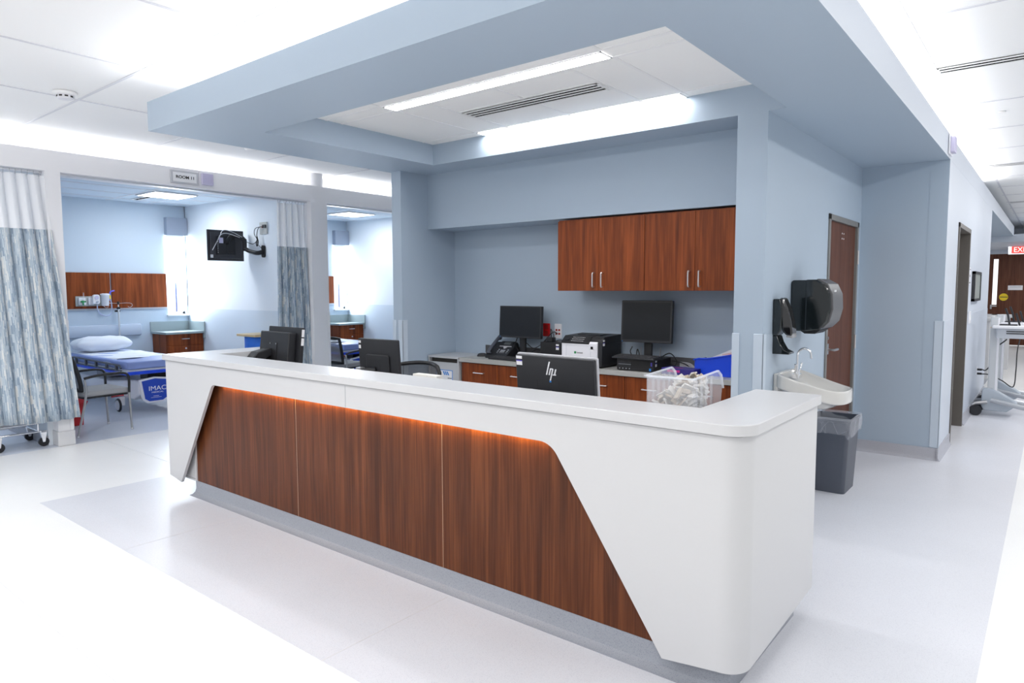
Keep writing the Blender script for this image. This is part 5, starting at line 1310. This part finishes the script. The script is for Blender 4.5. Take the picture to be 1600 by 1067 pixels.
MB().box(-.10, .10, -.012, 0, -.07, .07).build('plate', WPLAS, t, bevel=.003)
MB().box(-.03, .03, -.018, -.012, -.03, .03).build('rocker', TBARW, t)
t = thing('wall_outlet', 'white outlet low on the corridor wall with two black plugs', 'outlet', (-.786, 11.0, .47), R(90))
MB().box(-.05, .05, -.008, 0, -.06, .06).build('plate', WPLAS, t)
MB().box(-.02, .02, -.06, -.008, .015, .04).build('plug', BLACK, t); MB().box(-.02, .02, -.06, -.008, -.04, -.015).build('plug', BLACK, t)
def cartw(label, loc, rz=0):
    """mobile workstation: long feet toward +x, column at x=0, work surface at 1.05"""
    t = thing('workstation_cart', label, 'cart', loc, rz, group='mobile computer workstations in the corridor')
    MB().rbox(-.05, .05, -.045, .045, .20, 1.23, .012).build('column', mat('cart_grey', (.56, .58, .60), .4) if 'cart_grey' not in MATS else MATS['cart_grey'], t, bevel=.003)
    MB().rbox(.022, .046, -.047, .047, .20, 1.22, .006).build('column_inset', WPLAS, t)
    o = MB(); o.box(-.052, .052, -.047, -.045, 1.10, 1.105); o.build('orange_tag', TAN, t)
    MB().prism([(-.11, .13), (-.10, .33), (.0, .34), (.20, .22), (.26, .17), (.24, .13), (.16, .06), (-.08, .06)], 'y', -.07, .07).build('base_housing', mat('cart_blue_grey', (.45, .50, .56), .4) if 'cart_blue_grey' not in MATS else MATS['cart_blue_grey'], t, bevel=.012, seg=3)
    for sg in (-1, 1):
        MB().tube([(-.05, sg * .10, .17), (-.16, sg * .16, .155), (-.19, sg * .17, .13)], [.024, .02, .016], 8).build('short_foot', GREYMET, t, smooth=60)
        MB().tube([(.0, sg * .12, .20), (.30, sg * .20, .15), (.55, sg * .27, .115)], [.03, .028, .02], 8).build('long_foot', mat('foot_silver', (.5, .52, .55), .35, .4) if 'foot_silver' not in MATS else MATS['foot_silver'], t, smooth=60)
        for x, y in ((-.155, sg * .17), (.53, sg * .27)):
            c = MB().lathe([(.036, -.02), (.062, -.02), (.068, 0), (.062, .02), (.036, .02)], (x, y, .068), axis='y', n=24).build('caster_tyre', BLACK2, t)
            q = MB().lathe([(0, -.016), (.04, -.016), (.04, .016), (0, .016)], (x, y, .068), axis='y', n=20).build('caster_hub', WPLAS, t); sub(q, c)
    s_ = MB().rbox(-.02, .55, -.26, .22, 1.10, 1.13, .03).build('work_surface', WPLAS, t, bevel=.005)
    d = MB(); d.rbox(.02, .50, -.22, .20, .98, 1.10, .02); d = d.build('drawer_unit', mat('drawer_grey', (.50, .53, .58), .4) if 'drawer_grey' not in MATS else MATS['drawer_grey'], t, bevel=.004)
    q = MB().box(.12, .42, -.224, -.219, 1.06, 1.072).box(.12, .42, -.224, -.219, 1.035, 1.047).build('vent_slots', BLACK, t); sub(q, d)
    m = MB().tube([(.14, .0, 1.13), (.12, .0, 1.25), (.09, 0, 1.34)], .011, 8).build('monitor_arm', BLACK2, t)
    MB().tube([(.24, .0, 1.13), (.20, 0, 1.28)], .011, 8).build('monitor_brace', BLACK2, t)
    MB().rbox(.04, .22, -.06, .06, 1.13, 1.143, .01).build('arm_base', BLACK2, t)
    return t
cartw('grey mobile workstation on wheels, nearer of two against the corridor wall', (-.565, 10.35, 0), R(0))
cartw('grey mobile workstation on wheels directly behind the nearer one', (-.56, 11.35, 0), R(0))
o = MB(); o.tube(bez([(-.728, 11.0, .50), (-.68, 10.95, .50), (-.62, 10.8, .60), (-.58, 10.6, .80), (-.45, 10.45, .95)]), .008, 6)
t = o.build('electric_cable', BLACK); tag(t, 'black power cord from corridor outlet up to the nearer workstation', 'cord')
o = MB(); o.tube(bez([(-.728, 11.0, .44), (-.64, 10.95, .44), (-.50, 10.9, .38), (-.38, 10.95, .30), (-.36, 11.0, .50), (-.36, 11.1, .75), (-.34, 11.2, .93)]), .007, 6)
t = o.build('electric_cable', BLACK); tag(t, 'thin dark cord drooping between the two corridor workstations', 'cord')
t = thing('corridor_desk', 'white reception desk end far down the corridor behind the workstations', 'desk', (-1.2, 14.6, 0), world=True)
MB().box(-2.6, -.62, 15.0, 15.3, .12, 1.06).build('front_panel', SOLID, t, bevel=.005)
MB().box(-2.6, -.80, 13.3, 15.0, .12, 1.06).build('side_panel', SOLID, t, bevel=.005)
MB().box(-2.65, -.78, 13.25, 15.35, 1.06, 1.105).box(-.9, -.58, 14.9, 15.35, 1.06, 1.105).build('transaction_top', SOLID, t, bevel=.004)
MB().box(-2.5, -.85, 13.4, 15.1, 0, .12).build('kick_base', COVE, t)
t = thing('exit_sign', 'lit red EXIT sign hanging over the doors at the corridor end', 'exit sign', (-.72, 20.8, 2.52))
MB().box(-.24, .24, -.03, .03, -.12, .085).build('housing', WPLAS, t, bevel=.004)
f_ = MB().box(-.175, .22, -.034, -.03, -.09, .07).build('lit_face', E_EXIT, t)
text('exit_letters', 'EXIT', .17, (.02, -.035, -.012), (R(90), 0, 0), E_EXITW, t, ext=.001, sx=.9)
MB().cyl((0, 0, .08), (0, 0, .09), .03).build('stem', WPLAS, t)

#@@OBJECTS
clean()
